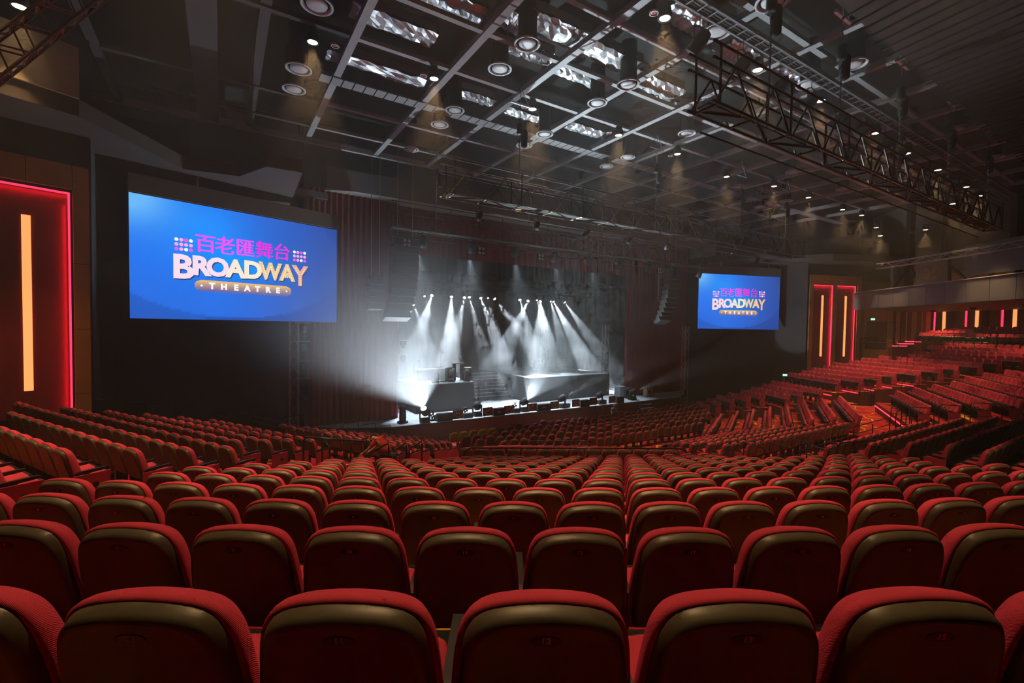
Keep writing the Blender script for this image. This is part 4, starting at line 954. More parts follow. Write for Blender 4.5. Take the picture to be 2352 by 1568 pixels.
def wedge(px0, px1, Y, label, h_=.52):
    x0, x1 = fx(px0, Y), fx(px1, Y); t = thing('stage_monitor', label, 'loudspeaker', ((x0+x1)/2, Y, ZS), 0, 'black wedge monitors along the stage edge'); w_ = x1-x0
    obj('cabinet', MB().loft([[(s_*w_/2, -.15, 0), (s_*w_/2, .45, 0), (s_*w_/2, .5, h_*.45), (s_*w_/2, -.02, h_), (s_*w_/2, -.15, h_*.96)] for s_ in (-1, 1)]), BLACK, t)
    obj('grille', MB().loft([[(s_*w_*.44, .51, h_*.43), (s_*w_*.44, .03, h_*.98), (s_*w_*.44, .04, h_*1.01), (s_*w_*.44, .53, h_*.47)] for s_ in (-1, 1)]), SEATBK, t)
    obj('handle', MB().box((0, -.16, h_*.5), (.25, .02, .05)), CHROME, t)
BNL = [(1040, 1064, 'ABC'), (1109, 1131, 'GA'), (1158, 1179, 'ABC'), (1214, 1232, 'M'), (1264, 1283, 'G'), (1314, 1330, 'ABC'), (1354, 1370, 'M'), (1398, 1412, 'G')]
for i, (a, b, tx) in enumerate(BNL): banner(a, b, 0, 0, 26.75, tx, 'brown banner with a gold emblem on the stage edge, %s from the left' % ORD[i+1])
for i, (a, b) in enumerate([(1003, 1038), (1131, 1157), (1233, 1262), (1331, 1351), (1414, 1430)]): wedge(a, b, 26.85, 'black wedge monitor on the stage edge, %s from the left' % ORD[i+1])
for i, (a, b) in enumerate([(1066, 1088), (1181, 1196), (1293, 1311), (1378, 1394)]):
    x0, x1 = fx(a), fx(b); t = thing('floor_lamp_bar', 'low black lamp case on the stage edge, %s from the left' % ORD[i+1], 'lamp', ((x0+x1)/2, 27.05, ZS), 0, 'low black lamp cases on the stage edge')
    obj('case', MB().box((0, 0, .17), (x1-x0, .3, .26)), BLACK, t); obj('lid', MB().box((0, 0, .31), (x1-x0-.04, .26, .02)), CHROME, t)
AIMS = [(976, 26.99, (-.46, -.40, .80), 80, 7500, 'first'), (1096, 27.3, (.14, .5, .95), 17, 9000, 'second'), (1203, 27.3, (.90, -.24, .50), 17, 12000, 'third'), (1290, 27.3, (.92, -.18, .42), 16, 9000, 'fourth'), (1376, 27.3, (.93, -.15, .46), 15, 9000, 'fifth')]
for px, Y, aim, ang_, pw, o_ in AIMS:
    p = moving_floor(px, Y, 'lit moving lamp on the stage edge, %s from the left' % o_, aim, True)
    d = Vector(aim).normalized(); lamp('floor_spot_light', p+d*.05, p+d*5, pw, COOL, ang_, .5, .06)
p = moving_floor(1452, 27.4, 'lit moving lamp at the right end of the stage edge pointing right', (.97, -.22, .30), True); d = Vector((.97, -.22, .30)).normalized(); lamp('floor_spot_light', p+d*.05, p+d*5, 12000, COOL, 16, .5, .05)
moving_floor(1443, 28.2, 'unlit upright moving lamp before the right curtain', (0, .1, 1), False)
t = thing('tall_lamp', 'tall slim black lamp at the left end of the stage', 'spotlight', (fx(925, 27.5), 27.5, ZS)); obj('body', MB().lathe([(.20, .1), (.22, .3), (.20, .9), (.17, 1.05), (0, 1.1)], 14), BLACK, t, True); obj('base', MB().lathe([(.35, 0), (.33, .1), (.2, .12)], 12), BLACK, t)
def fan(px, Y, label, r_=.22):
    t = thing('stage_fan', label, 'fan', (fx(px, Y), Y, ZS), 0, 'small fans on the stage')
    obj('cage', MB().tube([(r_*math.cos(a*PI/8), 0, .32+r_*math.sin(a*PI/8)) for a in range(16)], .012, 4, True), CHROME, t)
    for k in range(4): obj('blade', MB().loft([[(math.cos(k*PI/2)*q-.03*math.sin(k*PI/2), y_, .32+math.sin(k*PI/2)*q+.03*math.cos(k*PI/2)), (math.cos(k*PI/2)*q+.09*math.sin(k*PI/2), y_+.02, .32+math.sin(k*PI/2)*q-.09*math.cos(k*PI/2)), (math.cos(k*PI/2)*q, y_+.03, .32+math.sin(k*PI/2)*q)] for q, y_ in ((.03, 0), (r_*.9, 0))]), BLACK, t)
    obj('foot', MB().box((0, 0, .05), (.3, .2, .1)), BLACK, t)
fan(994, 27.2, 'round wire fan beside the brightest lamp on the stage edge', .30); fan(1069, 27.9, 'small round fan on the stage between the first and second lit lamps'); fan(1182, 28.0, 'small round fan on the stage left of the third lit lamp')
t = thing('music_stand', 'thin stand with a white sheet at the stage edge before the drum platform', 'music stand', (fx(1212, 27.2), 27.2, ZS)); obj('pole', MB().tube([(0, 0, 0), (0, 0, 1.75)], .02, 6), BLACK, t)
for a in range(3): obj('leg', MB().tube([(0, 0, .3), (.35*math.cos(a*2.1), .35*math.sin(a*2.1), 0)], .014, 5), BLACK, t)
obj('sheet', MB().box((0, -.02, 2.05), (.30, .02, .42)), WHITE, t)
q = az(1424, 911, ZS); t = thing('covered_table', 'small table under a grey cloth at the right of the stage', 'table', tuple(q)); 
m = MB(); n = 32; m.loft([[((.42+.05*math.sin(7*a)*f_)*math.copysign(abs(math.cos(a))**.6, math.cos(a)), (.42+.05*math.sin(7*a)*f_)*math.copysign(abs(math.sin(a))**.6, math.sin(a)), z) for a in [2*PI*i/n for i in range(n)]] for z, f_ in ((.02, 1.0), (.5, .5), (.93, .05), (.95, 0))]); obj('cloth', m, mat('cloth_grey', (.22, .24, .26), .8), t, True)
t = thing('laptop_stand', 'pale upright frame and microphone on the grey covered table', 'equipment', (q.x+.2, q.y, ZS+.95)); obj('frame', MB().tube([(-.1, 0, 0), (-.1, 0, .75), (.25, 0, .78), (.25, 0, .35)], .03, 5), CHROME, t); obj('microphone', MB().tube([(-.5, 0, .45), (.1, 0, .38)], .02, 5), BLACK, t)
x_ = ay(1484, 905, 28.3).x; t = thing('guitar_amplifier', 'brown loudspeaker cabinet before the right red curtain', 'loudspeaker', (x_, 28.1, ZS)); obj('cabinet', MB().box((0, 0, .42), (.78, .4, .72)), mat('amp_tan', (.30, .19, .10), .7), t); obj('driver', MB().lathe([(.2, 0), (.17, -.03), (0, -.06)], 18, (-.05, -.21, .42), Matrix.Rotation(-PI/2, 3, 'X')), BLACK, t)
for k in (-.3, .3): obj('foot', MB().box((k, 0, .03), (.08, .3, .06)), BLACK, t)
# portable stairs at the right of the stage
t = thing('access_stairs', 'four small dark steps leading up to the stage at its right end', 'stairs', (ay(1480, 930, 26.2).x, 25.9, -7.24))
for k in range(4): s_ = obj('step', MB().box((.12*k, .25*k-.2, .24*(k+1)), (1.5, .28, .04)), BLACK, t); obj('nosing', MB().box((.12*k, .25*k-.34, .24*(k+1)+.01), (1.5, .03, .03)), mat('edge_tan', (.45, .38, .28), .6), s_)
for sx_ in (-.75, .75): obj('stringer', MB().bar((sx_, -.4, .1), (sx_+.4, .65, 1.0), .05, .1), BLACK, t)
# equipment on the left platform
def rx(px, Y): return ay(px, 870, Y).x
t = thing('keyboard', 'pale keyboard on a stand, left end of the left platform', 'keyboard', (rx(980, 30.9), 30.9, ZR)); obj('keys_body', MB().box((0, 0, .92), (1.5, .34, .1)), mat('key_grey', (.45, .45, .46), .5), t)
for s_ in (-1, 1): obj('stand_leg', MB().bar((-.5*s_, 0, 0), (.5*s_, 0, .88), .04), BLACK, t)
obj('drape', MB().box((0, -.1, .5), (1.5, .04, .75)), BLACK, t)
t = thing('flight_case', 'open pale flight case on the left platform', 'case', (rx(1019, 30.8), 30.8, ZR), .5)
obj('panel', MB().box((0, 0, .55), (.75, .9, .86)), mat('case_green', (.26, .29, .27), .5), t)
for s_ in (-1, 1):
    for u_ in (-1, 1): obj('corner_post', MB().box((s_*.38, u_*.45, .55), (.06, .06, 1.0)), CHROME, t)
    obj('top_edge', MB().box((0, s_*.45, 1.02), (.82, .06, .06)), CHROME, t); obj('bottom_edge', MB().box((0, s_*.45, .12), (.82, .06, .06)), CHROME, t)
def mic_stand(x, y, z, h_, lean, label):
    t = thing('microphone_stand', label, 'microphone stand', (x, y, z), 0, 'microphone and cymbal stands')
    obj('pole', MB().tube([(0, 0, 0), (0, 0, h_)], .014, 5), CHROME, t); obj('boom', MB().tube([(0, 0, h_), (lean, 0, h_+.25)], .01, 5), CHROME, t)
    obj('microphone', MB().tube([(lean, 0, h_+.25), (lean+.12, 0, h_+.28)], .03, 6), CHROME, t)
    for a in range(3): obj('leg', MB().tube([(0, 0, .25), (.3*math.cos(a*2.1), .3*math.sin(a*2.1), 0)], .012, 4), CHROME, t)
for i, (px, Y, h_, ln) in enumerate([(950, 32, 1.2, .3), (1012, 33, 1.7, .2), (1060, 32.6, 1.3, -.3)]): mic_stand(rx(px, Y), Y, ZR, h_, ln, 'microphone stand on the left platform, %s from the left' % ORD[i+1])
for i, (px, Y, h_, ln) in enumerate([(1204, 35.4, 1.5, .5), (1232, 36.5, 1.9, .3), (1250, 36, 1.4, .3), (1300, 37, 1.6, .2)]): mic_stand(rx(px, Y), Y, ZR, h_, ln, 'microphone stand on the drum platform, %s from the left' % ORD[i+1])
t = thing('mixing_desk', 'small black desk with pale trays right of the flight case', 'desk', (rx(1052, 31.3), 31.3, ZR)); obj('desk_top', MB().box((0, 0, 1.25), (.8, .5, .06)), CHROME, t); obj('lower_tray', MB().box((-.5, 0, .85), (.7, .4, .05)), WHITE, t); obj('side_tray', MB().box((.8, 0, .9), (.5, .3, .05)), WHITE, t)
for s_ in (-.3, .3): obj('leg', MB().box((s_, 0, .62), (.08, .4, 1.25)), BLACK, t)
for i, (px, Y) in enumerate([(1000, 30.25), (1037, 30.25), (1072, 30.25)]):
    t = thing('floor_moving_head', 'dark moving lamp on the front of the left platform, %s from the left' % ORD[i+1], 'spotlight', (rx(px, Y), Y, ZR), 0, 'dark lamps on the platforms')
    obj('base', MB().box((0, 0, .09), (.42, .36, .18)), BLACK, t); obj('head', MB().lathe([(.16, .28), (.2, .4), (.2, .75), (.12, .9), (0, .92)], 12), BLACK, t, True); obj('yoke', MB().tube([(-.25, 0, .15), (-.25, 0, .6), (-.2, 0, .62)], .035, 4).tube([(.25, 0, .15), (.25, 0, .6), (.2, 0, .62)], .035, 4), BLACK, t)
for i, px in enumerate([1228, 1255, 1282]):
    Y = 34.2+i*.9; t = thing('floor_moving_head', 'dark moving lamp on the front of the drum platform, %s from the left' % ORD[i+1], 'spotlight', (rx(px, Y), Y, ZR), 0, 'dark lamps on the platforms')
    obj('base', MB().box((0, 0, .09), (.42, .36, .18)), BLACK, t); obj('head', MB().lathe([(.16, .28), (.2, .4), (.2, .75), (.12, .9), (0, .92)], 12), BLACK, t, True); obj('yoke', MB().tube([(-.25, 0, .15), (-.25, 0, .6), (-.2, 0, .62)], .035, 4).tube([(.25, 0, .15), (.25, 0, .6), (.2, 0, .62)], .035, 4), BLACK, t)
# drum kit
x_ = rx(1232, 36.0); t = thing('drum_kit', 'copper coloured drum kit with cymbals on the right platform', 'drum kit', (x_, 36.0, ZR)); CO = mat('drum_copper', (.42, .14, .06), .35, metal=.4)
RX = Matrix.Rotation(PI/2, 3, 'X')
bd = obj('bass_drum', MB().lathe([(0, -.22), (.30, -.22), (.31, -.2), (.31, .2), (.30, .22), (0, .22)], 20, (0, 0, .31), RX), CO, t); 
for u_, y_, z_, r_ in ((-.55, .1, .45, .2), (-.18, 0, .85, .16), (.22, 0, .85, .17), (.6, .15, .35, .22)): dd = obj('tom_drum', MB().lathe([(0, -.15), (r_, -.15), (r_, .15), (0, .15)], 16, (u_, y_, z_)), CO, t); obj('drum_skin', MB().lathe([(0, 0), (r_*.98, 0), (r_*.98, .01), (0, .01)], 16, (u_, y_, z_+.155)), WHITE, dd)
for u_, y_, z_ in ((-.8, 0, 1.05), (-.4, .3, 1.3), (.5, .2, 1.35), (.95, 0, 1.1)): cc = obj('cymbal', MB().lathe([(0, .04), (.06, .03), (.24, 0), (.24, -.01), (0, .02)], 18, (u_, y_, z_)), mat('cymbal_brass', (.8, .65, .35), .25, metal=.9), t); obj('cymbal_stand', MB().tube([(u_, y_, 0), (u_, y_, z_)], .012, 5), CHROME, cc)
t = thing('amplifier_rack', 'dim framed equipment rack behind the drum kit', 'rack', (rx(1282, 38.5), 38.5, ZR)); obj('case', MB().box((0, 0, .5), (1.6, .5, 1.0)), BLACK, t); 
for s_ in (-1, 1): obj('frame_edge', MB().box((s_*.8, -.26, .5), (.05, .04, 1.0)), CHROME, t); obj('frame_edge', MB().box((0, -.26, .5+s_*.48), (1.6, .04, .05)), CHROME, t)
# ------------------------------------------------------------------ guard rails
def guard(pts, h, label, mids=(.5,), r=.024, posts=None, group='dark guard rails', name='guard_rail', m_=None):
    pts = [Vector(p) for p in pts]; c = pts[0].copy(); t = thing(name, label, 'railing', (c.x, c.y, c.z-h), 0, group); o = Vector((c.x, c.y, c.z-h))
    P = [p-o for p in pts]; m_ = m_ or RAILM
    top = [P[0]+Vector((0, 0, -.12))]+[P[0]+(P[1]-P[0])*.03]+P[1:-1]+[P[-1]+(P[-2]-P[-1])*.03]+[P[-1]+Vector((0, 0, -.12))]
    obj('top_rail', MB().tube(top, r, 6), m_, t, True)
    for f_ in mids:
        for a, b in zip(P[:-1], P[1:]): obj('middle_rail', MB().tube([a-Vector((0, 0, h*f_)), b-Vector((0, 0, h*f_))], r*.8, 5), m_, t)
    L_ = [(b-a).length for a, b in zip(P[:-1], P[1:])]
    for a, b, l in zip(P[:-1], P[1:], L_):
        n = max(1, round(l/1.7)) if posts is None else posts
        for i in range(n+1):
            if i == n and b is not P[-1]: continue
            q = a+(b-a)*(i/n); obj('post', MB().tube([q-Vector((0, 0, h if i or True else 0)), q-Vector((0, 0, .1))], r, 6), m_, t)
    return t
zz = -3.68
guard([az(1066, 1028, zz), az(1578, 1030, zz)], .93, 'long straight guard rail across the middle of the picture before the central seats', (.45,), posts=4, r=.026)
guard([az(1160, 1012, -6.05), az(1368, 1013, -6.05)], 1.0, 'short straight rail behind the long one, in front of the flat seats', (), posts=2)
guard([az(1540, 1015, -6.05), az(1675, 982, -6.05)], 1.0, 'thin rail behind the front seats at the right of the flat block', (.5,))
guard([ad(697, 1003, 12.6), ad(840, 1014, 13.4)], 1.0, 'rectangular guard rail over the stairwell left of the man in the red shirt', (.85,), posts=1, r=.03)
for i, (a, b, d_) in enumerate([((757, 1028), (740, 1003), 14.0), ((806, 1020), (842, 1005), 14.6), ((846, 1040), (893, 1017), 12.6), ((897, 1040), (933, 1016), 13.8), ((940, 1030), (969, 1013), 14.8)]):
    guard([ad(*a, d_), ad(*b, d_+.25)], .95, 'sloping stair handrail near the man in the red shirt, %s from the left' % ORD[i+1], (), posts=1, r=.026, group='sloping stair handrails')
HP = [((224, 919), (262, 916)), ((277, 927), (337, 922)), ((350, 934), (405, 928)), ((418, 941), (469, 935)), ((482, 957), (530, 951)), ((540, 951), (583, 945)), ((592, 954), (642, 947)), ((650, 958), (690, 953)), ((697, 964), (736, 957)), ((744, 969), (783, 963)), ((788, 973), (823, 967)), ((828, 977), (862, 971)), ((866, 981), (897, 975))]
for i, (a, b) in enumerate(HP):
    d_ = 17.0+8.2*(i/12); guard([ad(*a, d_), ad(*b, d_+.3)], .95, 'hoop shaped rail beside the left wall stairs, %s from the left' % ORD[i+1], (), posts=1, r=.018, group='hoop rails along the left wall')
guard([ad(575, 954, 19.0), ad(755, 996, 17.6)], .7, 'dark low rail wall descending between the left blocks', (.3, .6), posts=3)
R_ = [((1854, 1009), (2044, 958), -3.76, 'long rising guard rail beside the carpeted aisle', 4), ((1925, 1018), (2042, 1007), -3.55, 'square guard rail nearest the middle block seats', 1), ((1962, 1010), (2042, 1028), -3.6, 'short slanting rail beside the square guard rail', 1), ((1709, 1015), (1758, 1030), -3.85, 'first slanting stair rail right of the long straight rail', 1), ((1768, 1015), (1826, 1031), -3.8, 'second slanting stair rail right of the long straight rail', 1), ((1819, 1006), (1872, 1021), -3.85, 'third slanting stair rail right of the long straight rail', 1), ((1881, 1007), (1925, 1020), -3.75, 'fourth slanting stair rail right of the long straight rail', 1), ((1835, 1017), (1920, 1038), -3.65, 'lower slanting rail in front of the square guard rail', 2),
      ((1961, 875), (1993, 878), -3.7, 'first black guard frame at the foot of the far right block', 1), ((1996, 869), (2031, 870), -3.5, 'second black guard frame at the foot of the far right block', 1), ((2036, 863), (2072, 867), -3.25, 'third black guard frame at the foot of the far right block', 1), ((2077, 856), (2112, 861), -3.0, 'fourth black guard frame, highest of the far right block', 1),
      ((2090, 934), (2146, 938), -3.75, 'first guard frame at the near end of the right block', 1), ((2158, 928), (2217, 933), -3.5, 'second guard frame at the near end of the right block', 1), ((2230, 924), (2302, 929), -3.26, 'third guard frame at the near end of the right block', 1),
      ((1829, 864), (1927, 876), -3.78, 'low rail before the front row of the far right block', 3), ((2102, 764), (2400, 767), -.40, 'long thin rail before the rear seats under the balcony', 6), ((1975, 775), (2064, 777), -1.3, 'dark rail before the side door', 2), ((1571, 925), (1604, 938), -6.25, 'dark rail at the corner of the lowest far right seats', 1)]
for a, b, z_, lb, ps in R_: guard([az(*a, z_), az(*b, z_)] if abs(z_) > 1.4 else [ad(*a, 34), ad(*b, 29 if z_ > -1 else 33)], .95, lb, (.33, .66), posts=ps, r=.022)
for i, (px, py, z_) in enumerate([(2047, 930, -3.8), (2058, 941, -3.8), (2070, 952, -3.75), (1976, 882, -3.8), (1986, 890, -3.9), (1840, 1004, -3.9), (1795, 1010, -3.9)]):
    p = az(px, py, z_); q = az(px+24, py+2, z_); t = thing('hoop_rail', 'small arched handrail by the aisle steps on the right, %s of seven' % ORD[i+1], 'railing', (p.x, p.y, p.z-.9), 0, 'arched handrails by the right aisle'); d_ = q-p
    obj('hoop', MB().tube([(0, 0, 0), (0, 0, .7), tuple(d_*.12+Vector((0, 0, .84))), tuple(d_*.4+Vector((0, 0, .9))), tuple(d_*.75+Vector((0, 0, .86))), tuple(d_+Vector((0, 0, .7))), tuple(d_+Vector((0, 0, 0)))], .022, 6), RAILM, t, True); obj('middle_rail', MB().tube([(0, 0, .45), tuple(d_+Vector((0, 0, .45)))], .016, 5), RAILM, t)
# exit signs
def exit_sign(px, py, d_, label):
    p = ad(px, py, d_); t = thing('exit_sign', label, 'exit sign', p, -HD, 'green exit signs'); obj('box', MB().box((0, 0.04, 0), (.42, .06, .2)), BLACK, t)
    obj('face', MB().box((0, 0, 0), (.40, .02, .18)), mat('exit_green', (.1, .6, .3), .5, emit=(.12, .85, .42), es=1.6), t)
    me_ = text_mesh('EXIT', .15, .003, .002).copy(); me_.materials.clear(); me_.materials.append(mat('exit_white', (1, 1, 1), .5, emit=(1, 1, 1), es=1.6)); o = bpy.data.objects.new('lettering', me_); link(o, t); o.location = (0, -.015, 0); o.rotation_euler = (PI/2, 0, 0)
p = sw0+d*0
exit_sign(2005, 733, 43.5, 'green exit sign above the dark side door'); exit_sign(1803, 861, 41, 'green exit sign low beside the right black wall')
# haze that fills the hall
hz = MB(); hz.box((22, 14.5, 1.8), (76, 44.5, 19.0))
hm = bpy.data.materials.new('hall_haze'); hm.use_nodes = True; nt = hm.node_tree; nt.nodes.clear(); o = nt.nodes.new('ShaderNodeOutputMaterial'); vsn = nt.nodes.new('ShaderNodeVolumeScatter'); vsn.inputs['Density'].default_value = 0.0026; vsn.inputs['Anisotropy'].default_value = .25; vsn.inputs['Color'].default_value = (.95, .97, 1, 1); nt.links.new(vsn.outputs[0], o.inputs['Volume'])
h_ = obj('theatre_haze', hz, hm); tag(h_, 'thin smoke haze filling the hall above the seats', 'haze', None, 'stuff')
hz = MB(); hz.box((22, 11.5, 8.3), (70, 32, 2.8))
hm = bpy.data.materials.new('ceiling_haze'); hm.use_nodes = True; nt = hm.node_tree; nt.nodes.clear(); o = nt.nodes.new('ShaderNodeOutputMaterial'); vsn = nt.nodes.new('ShaderNodeVolumeScatter'); vsn.inputs['Density'].default_value = 0.007; vsn.inputs['Anisotropy'].default_value = .2; nt.links.new(vsn.outputs[0], o.inputs['Volume'])
h_ = obj('ceiling_haze', hz, hm); tag(h_, 'denser smoke haze that has gathered under the ceiling lamps', 'haze', None, 'stuff')
hz = MB(); hz.box((21.3, 35.4, -.9), (26, 8.2, 9.8))
hm = bpy.data.materials.new('stage_smoke'); hm.use_nodes = True; nt = hm.node_tree; nt.nodes.clear(); o = nt.nodes.new('ShaderNodeOutputMaterial'); vsn = nt.nodes.new('ShaderNodeVolumeScatter'); vsn.inputs['Anisotropy'].default_value = .2
tc = nt.nodes.new('ShaderNodeTexCoord'); no = nt.nodes.new('ShaderNodeTexNoise'); no.inputs['Scale'].default_value = .55; no.inputs['Detail'].default_value = 2; no.inputs['Distortion'].default_value = .8; nt.links.new(tc.outputs['Object'], no.inputs['Vector'])
mr = nt.nodes.new('ShaderNodeMapRange'); mr.inputs['From Min'].default_value = .42; mr.inputs['From Max'].default_value = .72; mr.inputs['To Min'].default_value = .022; mr.inputs['To Max'].default_value = .20
nt.links.new(no.outputs['Fac'], mr.inputs['Value']); nt.links.new(mr.outputs['Result'], vsn.inputs['Density']); nt.links.new(vsn.outputs[0], o.inputs['Volume'])
h_ = obj('stage_smoke', hz, hm); tag(h_, 'drifting white smoke over the stage platforms in the lamp beams', 'smoke', None, 'stuff')

hz = MB(); hz.lathe([(.001, -1), (.5, -.86), (.86, -.5), (1, 0), (.86, .5), (.5, .86), (.001, 1)], 16); hz.v = [(7.6+8.6*a, 23.2+5.7*b, -1.0+7.6*c) for a, b, c in hz.v]
hm = bpy.data.materials.new('lamp_smoke'); hm.use_nodes = True; nt = hm.node_tree; nt.nodes.clear(); o = nt.nodes.new('ShaderNodeOutputMaterial'); vsn = nt.nodes.new('ShaderNodeVolumeScatter'); vsn.inputs['Anisotropy'].default_value = .2
tc = nt.nodes.new('ShaderNodeTexCoord'); mp = nt.nodes.new('ShaderNodeVectorMath'); mp.operation = 'SUBTRACT'; mp.inputs[1].default_value = (7.6, 23.2, -1.0); m2 = nt.nodes.new('ShaderNodeVectorMath'); m2.operation = 'MULTIPLY'; m2.inputs[1].default_value = (1/8.4, 1/5.6, 1/7.4); ln = nt.nodes.new('ShaderNodeVectorMath'); ln.operation = 'LENGTH'
nt.links.new(tc.outputs['Object'], mp.inputs[0]); nt.links.new(mp.outputs[0], m2.inputs[0]); nt.links.new(m2.outputs[0], ln.inputs[0])
mr = nt.nodes.new('ShaderNodeMapRange'); mr.interpolation_type = 'SMOOTHSTEP'; mr.inputs['From Min'].default_value = 1.0; mr.inputs['From Max'].default_value = 0.1; mr.inputs['To Min'].default_value = 0; mr.inputs['To Max'].default_value = .085
nt.links.new(ln.outputs['Value'], mr.inputs['Value']); nt.links.new(mr.outputs['Result'], vsn.inputs['Density']); nt.links.new(vsn.outputs[0], o.inputs['Volume'])
h_ = obj('lamp_smoke', hz, hm); tag(h_, 'pale smoke cloud around the brightest lamp at the left end of the stage', 'smoke', None, 'stuff')

hz = MB(); hz.lathe([(.001, -1), (.5, -.86), (.86, -.5), (1, 0), (.86, .5), (.5, .86), (.001, 1)], 16); hz.v = [(22+15*a, 28.4+3.4*b, -3.6+4.6*c) for a, b, c in hz.v]
hm2 = hm.copy(); hm2.name = 'stage_edge_smoke'; nn_ = hm2.node_tree.nodes
for n_ in nn_:
    if n_.type == 'VECT_MATH' and n_.operation == 'SUBTRACT': n_.inputs[1].default_value = (22, 28.4, -3.6)
    if n_.type == 'VECT_MATH' and n_.operation == 'MULTIPLY': n_.inputs[1].default_value = (1/14.8, 1/3.35, 1/4.5)
    if n_.type == 'MAP_RANGE': n_.inputs['To Max'].default_value = .016
h_ = obj('stage_edge_smoke', hz, hm2); tag(h_, 'thin veil of smoke along the front edge of the stage', 'smoke', None, 'stuff')
# ------------------------------------------------------------------ people
def skin(verts, edges, rad, sub=1):
    me = bpy.data.meshes.new('skin_source'); me.from_pydata([tuple(v) for v in verts], edges, []); o = bpy.data.objects.new('skin_source', me); COL.objects.link(o)
    md = o.modifiers.new('s', 'SKIN'); md.use_smooth_shade = True
    for i, r_ in enumerate(rad):
        rr = r_ if isinstance(r_, tuple) else (r_, r_)
        me.skin_vertices[0].data[i].radius = rr; me.skin_vertices[0].data[i].use_root = (i == 0)
    if sub: s_ = o.modifiers.new('u', 'SUBSURF'); s_.levels = sub; s_.render_levels = sub
    dg = bpy.context.evaluated_depsgraph_get(); out = bpy.data.meshes.new_from_object(o.evaluated_get(dg)); bpy.data.objects.remove(o)
    return out
def person(label, loc, rz, J, shirt, pants, hair, bald=False, sleeves=True):
    """J: joints in metres, facing +Y"""
    t = thing('person', label, 'person', loc, rz)
    names = ['pelvis', 'waist', 'chest', 'neck', 'head0', 'head1', 'shL', 'elL', 'wrL', 'haL', 'shR', 'elR', 'wrR', 'haR', 'hipL', 'knL', 'anL', 'toL', 'hipR', 'knR', 'anR', 'toR']
    R_ = dict(pelvis=(.15, .11), waist=(.135, .10), chest=(.165, .115), neck=.055, head0=.075, head1=.085, shL=.065, elL=.043, wrL=.028, haL=.036, shR=.065, elR=.043, wrR=.028, haR=.036, hipL=.092, knL=.058, anL=.04, toL=.035, hipR=.092, knR=.058, anR=.04, toR=.035)
    E_ = [('pelvis', 'waist'), ('waist', 'chest'), ('chest', 'neck'), ('neck', 'head0'), ('head0', 'head1'), ('chest', 'shL'), ('shL', 'elL'), ('elL', 'wrL'), ('wrL', 'haL'), ('chest', 'shR'), ('shR', 'elR'), ('elR', 'wrR'), ('wrR', 'haR'), ('pelvis', 'hipL'), ('hipL', 'knL'), ('knL', 'anL'), ('anL', 'toL'), ('pelvis', 'hipR'), ('hipR', 'knR'), ('knR', 'anR'), ('anR', 'toR')]
    vs = [Vector(J[n]) for n in names]; ed = [(names.index(a), names.index(b)) for a, b in E_]; rd = [R_[n] for n in names]
    for S_ in 'LR':      # fingers
        h0 = Vector(J['ha'+S_]); w0 = Vector(J['wr'+S_]); d_ = (h0-w0).normalized(); side = d_.cross(Vector((0, 0, 1)));
        if side.length < .1: side = Vector((1, 0, 0))
        side.normalize()
        for k, (off, ln) in enumerate(((-.03, .065), (-.01, .08), (.01, .078), (.03, .06))):
            a = h0+side*off+d_*.03; b = a+d_*ln*.6-Vector((0, 0, .012)); c = b+d_*ln*.4-Vector((0, 0, .03))
            i0 = len(vs); vs += [a, b, c]; rd += [.011, .009, .008]; ed += [(names.index('ha'+S_), i0), (i0, i0+1), (i0+1, i0+2)]
        a = h0-side*.04-d_*.02; i0 = len(vs); vs += [a, a-side*.02+d_*.04]; rd += [.012, .01]; ed += [(names.index('ha'+S_), i0), (i0, i0+1)]
    body = skin(vs, ed, rd, 1); body.materials.append(SKIN); b = bpy.data.objects.new('body', body); link(b, t)
    def sub(nms, scale, m_, nm, extra=None):
        vv = [Vector(J[n]) for n in nms]; ee = [(nms.index(a), nms.index(c)) for a, c in E_ if a in nms and c in nms]; rr = [tuple(q*scale for q in (R_[n] if isinstance(R_[n], tuple) else (R_[n], R_[n]))) for n in nms]
        me = skin(vv, ee, rr, 1); me.materials.append(m_); o = bpy.data.objects.new(nm, me); link(o, t)
    J['elLs'] = tuple(Vector(J['shL'])*.25+Vector(J['elL'])*.75); J['elRs'] = tuple(Vector(J['shR'])*.25+Vector(J['elR'])*.75)
    J['collar'] = tuple(Vector(J['chest'])*.45+Vector(J['neck'])*.55); R_['collar'] = .075; E_ += [('chest', 'collar')]
    R_['elLs'] = R_['elRs'] = .056; E_ += [('shL', 'elLs'), ('shR', 'elRs')]
    if sleeves == 'long': sub(['pelvis', 'waist', 'chest', 'collar', 'shL', 'elL', 'wrL', 'shR', 'elR', 'wrR'], 1.32, shirt, 'shirt')
    else: sub(['pelvis', 'waist', 'chest', 'collar', 'shL', 'elLs', 'shR', 'elRs'], 1.34, shirt, 'shirt')
    sub(['pelvis', 'hipL', 'knL', 'anL', 'hipR', 'knR', 'anR'], 1.22, pants, 'trousers')
    for S_ in 'LR':
        a = Vector(J['an'+S_]); c = Vector(J['to'+S_]); me = skin([a, a*.5+c*.5-Vector((0, 0, .01)), c], [(0, 1), (1, 2)], [.055, .05, .042], 1); me.materials.append(BLACK); o = bpy.data.objects.new('shoe', me); link(o, t)
    h0 = Vector(J['head0']); h1 = Vector(J['head1']); up = (h1-h0).normalized(); f_ = Vector(J.get('face', (0, 1, 0))).normalized(); f_ = (f_-up*f_.dot(up)).normalized(); s_ = up.cross(f_); c = (h0+h1)/2
    hm_ = MB(); Mx = Matrix((s_, f_, up)).transposed()
    hm_.lathe([(.108, .0), (.112, .04), (.10, .09), (.06, .125), (0, .135)] if not bald else [(.100, .0), (.102, .025), (.096, .04)], 16, c-f_*.015, Mx); obj('hair', hm_, hair, t, True)
    m = MB()
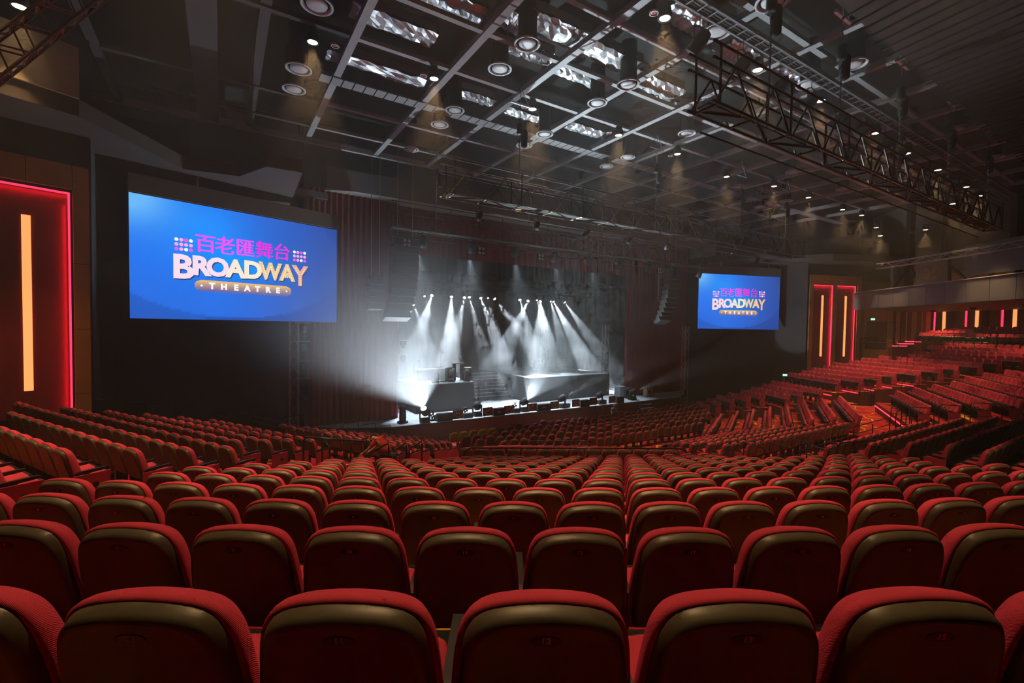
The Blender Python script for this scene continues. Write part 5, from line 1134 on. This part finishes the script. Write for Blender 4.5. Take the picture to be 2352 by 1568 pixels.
    m.lathe([(0, -.012), (.012, 0), (.016, .02), (0, .045)], 8, c+f_*.10-up*.02, Mx); obj('nose', m, SKIN, t, True)
    for q in (-1, 1):
        obj('eye', MB().lathe([(0, -.011), (.011, 0), (0, .011)], 8, c+f_*.093+s_*(.033*q)+up*.012, Mx), BLACK, t); obj('ear', MB().lathe([(0, -.03), (.014, -.01), (.014, .015), (0, .03)], 8, c+s_*(.095*q), Mx), SKIN, t, True)
    obj('mouth', MB().box(c+f_*.096-up*.05, (.045, .01, .008), mtx=Mx), mat('lip', (.4, .12, .1), .6), t)
    return t
# man in the red shirt, leaning on the stair rail; he faces screen left
p = ad(893, 1040, 13.0)
J = dict(pelvis=(0, 0, .93), waist=(0, .09, 1.08), chest=(0, .24, 1.30), neck=(0, .38, 1.37), head0=(0, .46, 1.37), head1=(0, .545, 1.36), shL=(-.19, .30, 1.34), elL=(-.22, .50, 1.12), wrL=(-.20, .68, .98), haL=(-.19, .75, .94), shR=(.19, .30, 1.34), elR=(.23, .48, 1.10), wrR=(.20, .66, .96), haR=(.19, .73, .92), hipL=(-.09, 0, .88), knL=(-.10, .06, .48), anL=(-.10, -.02, .08), toL=(-.10, .14, .04), hipR=(.09, 0, .88), knR=(.10, -.04, .48), anR=(.10, -.16, .08), toR=(.10, .0, .04), face=(0, .25, -1))
person('man in a red T-shirt bending over a stair handrail in the left aisle', (p.x, p.y, -4.58), -A1+PI*.42, J, mat('tshirt_red', (.80, .06, .06), .8), BLACK, mat('hair_grey', (.10, .075, .055), .9), bald=True)
sl = MB().box((p.x, p.y, -5.18), (1.8, 2.2, 1.2), rz=-A1); struct('floor_landing', sl, CARPET)
# person bending on the stage stairs
p = Vector((21.55, 34.6, 0))
J2 = dict(pelvis=(0, -.05, .92), waist=(0, .10, 1.02), chest=(0, .38, 1.06), neck=(0, .55, 1.0), head0=(0, .61, .95), head1=(0, .68, .88), shL=(-.18, .44, 1.02), elL=(-.2, .52, .74), wrL=(-.18, .62, .52), haL=(-.18, .66, .45), shR=(.18, .44, 1.02), elR=(.2, .52, .74), wrR=(.18, .62, .52), haR=(.18, .66, .45), hipL=(-.09, -.05, .88), knL=(-.10, .05, .48), anL=(-.10, -.04, .08), toL=(-.10, .12, .04), hipR=(.09, -.05, .88), knR=(.10, .02, .48), anR=(.10, -.10, .08), toR=(.10, .06, .04), face=(0, .3, -1))
person('person in dark clothes bending down over the stage stairs', (21.9, 34.2, ZS+.46), PI*.55, J2, mat('shirt_bluegrey', (.20, .24, .28), .8), BLACK, mat('hair_black', (.012, .01, .01), .8), sleeves='long')
# person sitting in the front row
q = ay(1416, 945, 25.0)
J3 = dict(pelvis=(0, 0, .45), waist=(0, .02, .62), chest=(0, .06, .88), neck=(0, .08, 1.06), head0=(0, .09, 1.12), head1=(0, .10, 1.21), shL=(-.19, .06, .97), elL=(-.24, .14, .72), wrL=(-.14, .34, .66), haL=(-.12, .42, .64), shR=(.19, .06, .97), elR=(.24, .14, .72), wrR=(.14, .34, .66), haR=(.12, .42, .64), hipL=(-.09, .04, .45), knL=(-.12, .44, .48), anL=(-.12, .46, .08), toL=(-.12, .62, .04), hipR=(.09, .04, .45), knR=(.12, .44, .48), anR=(.12, .46, .08), toR=(.12, .62, .04), face=(0, 1, 0))
person('person with grey hair and patterned shirt crouching by the front seats below the stage', (q.x, 25.2, -7.0), PI*.7, J3, mat('shirt_pattern', (.16, .17, .20), .8, noise=(30, .6)), BLACK, mat('hair_silver', (.35, .35, .36), .8), sleeves='long')
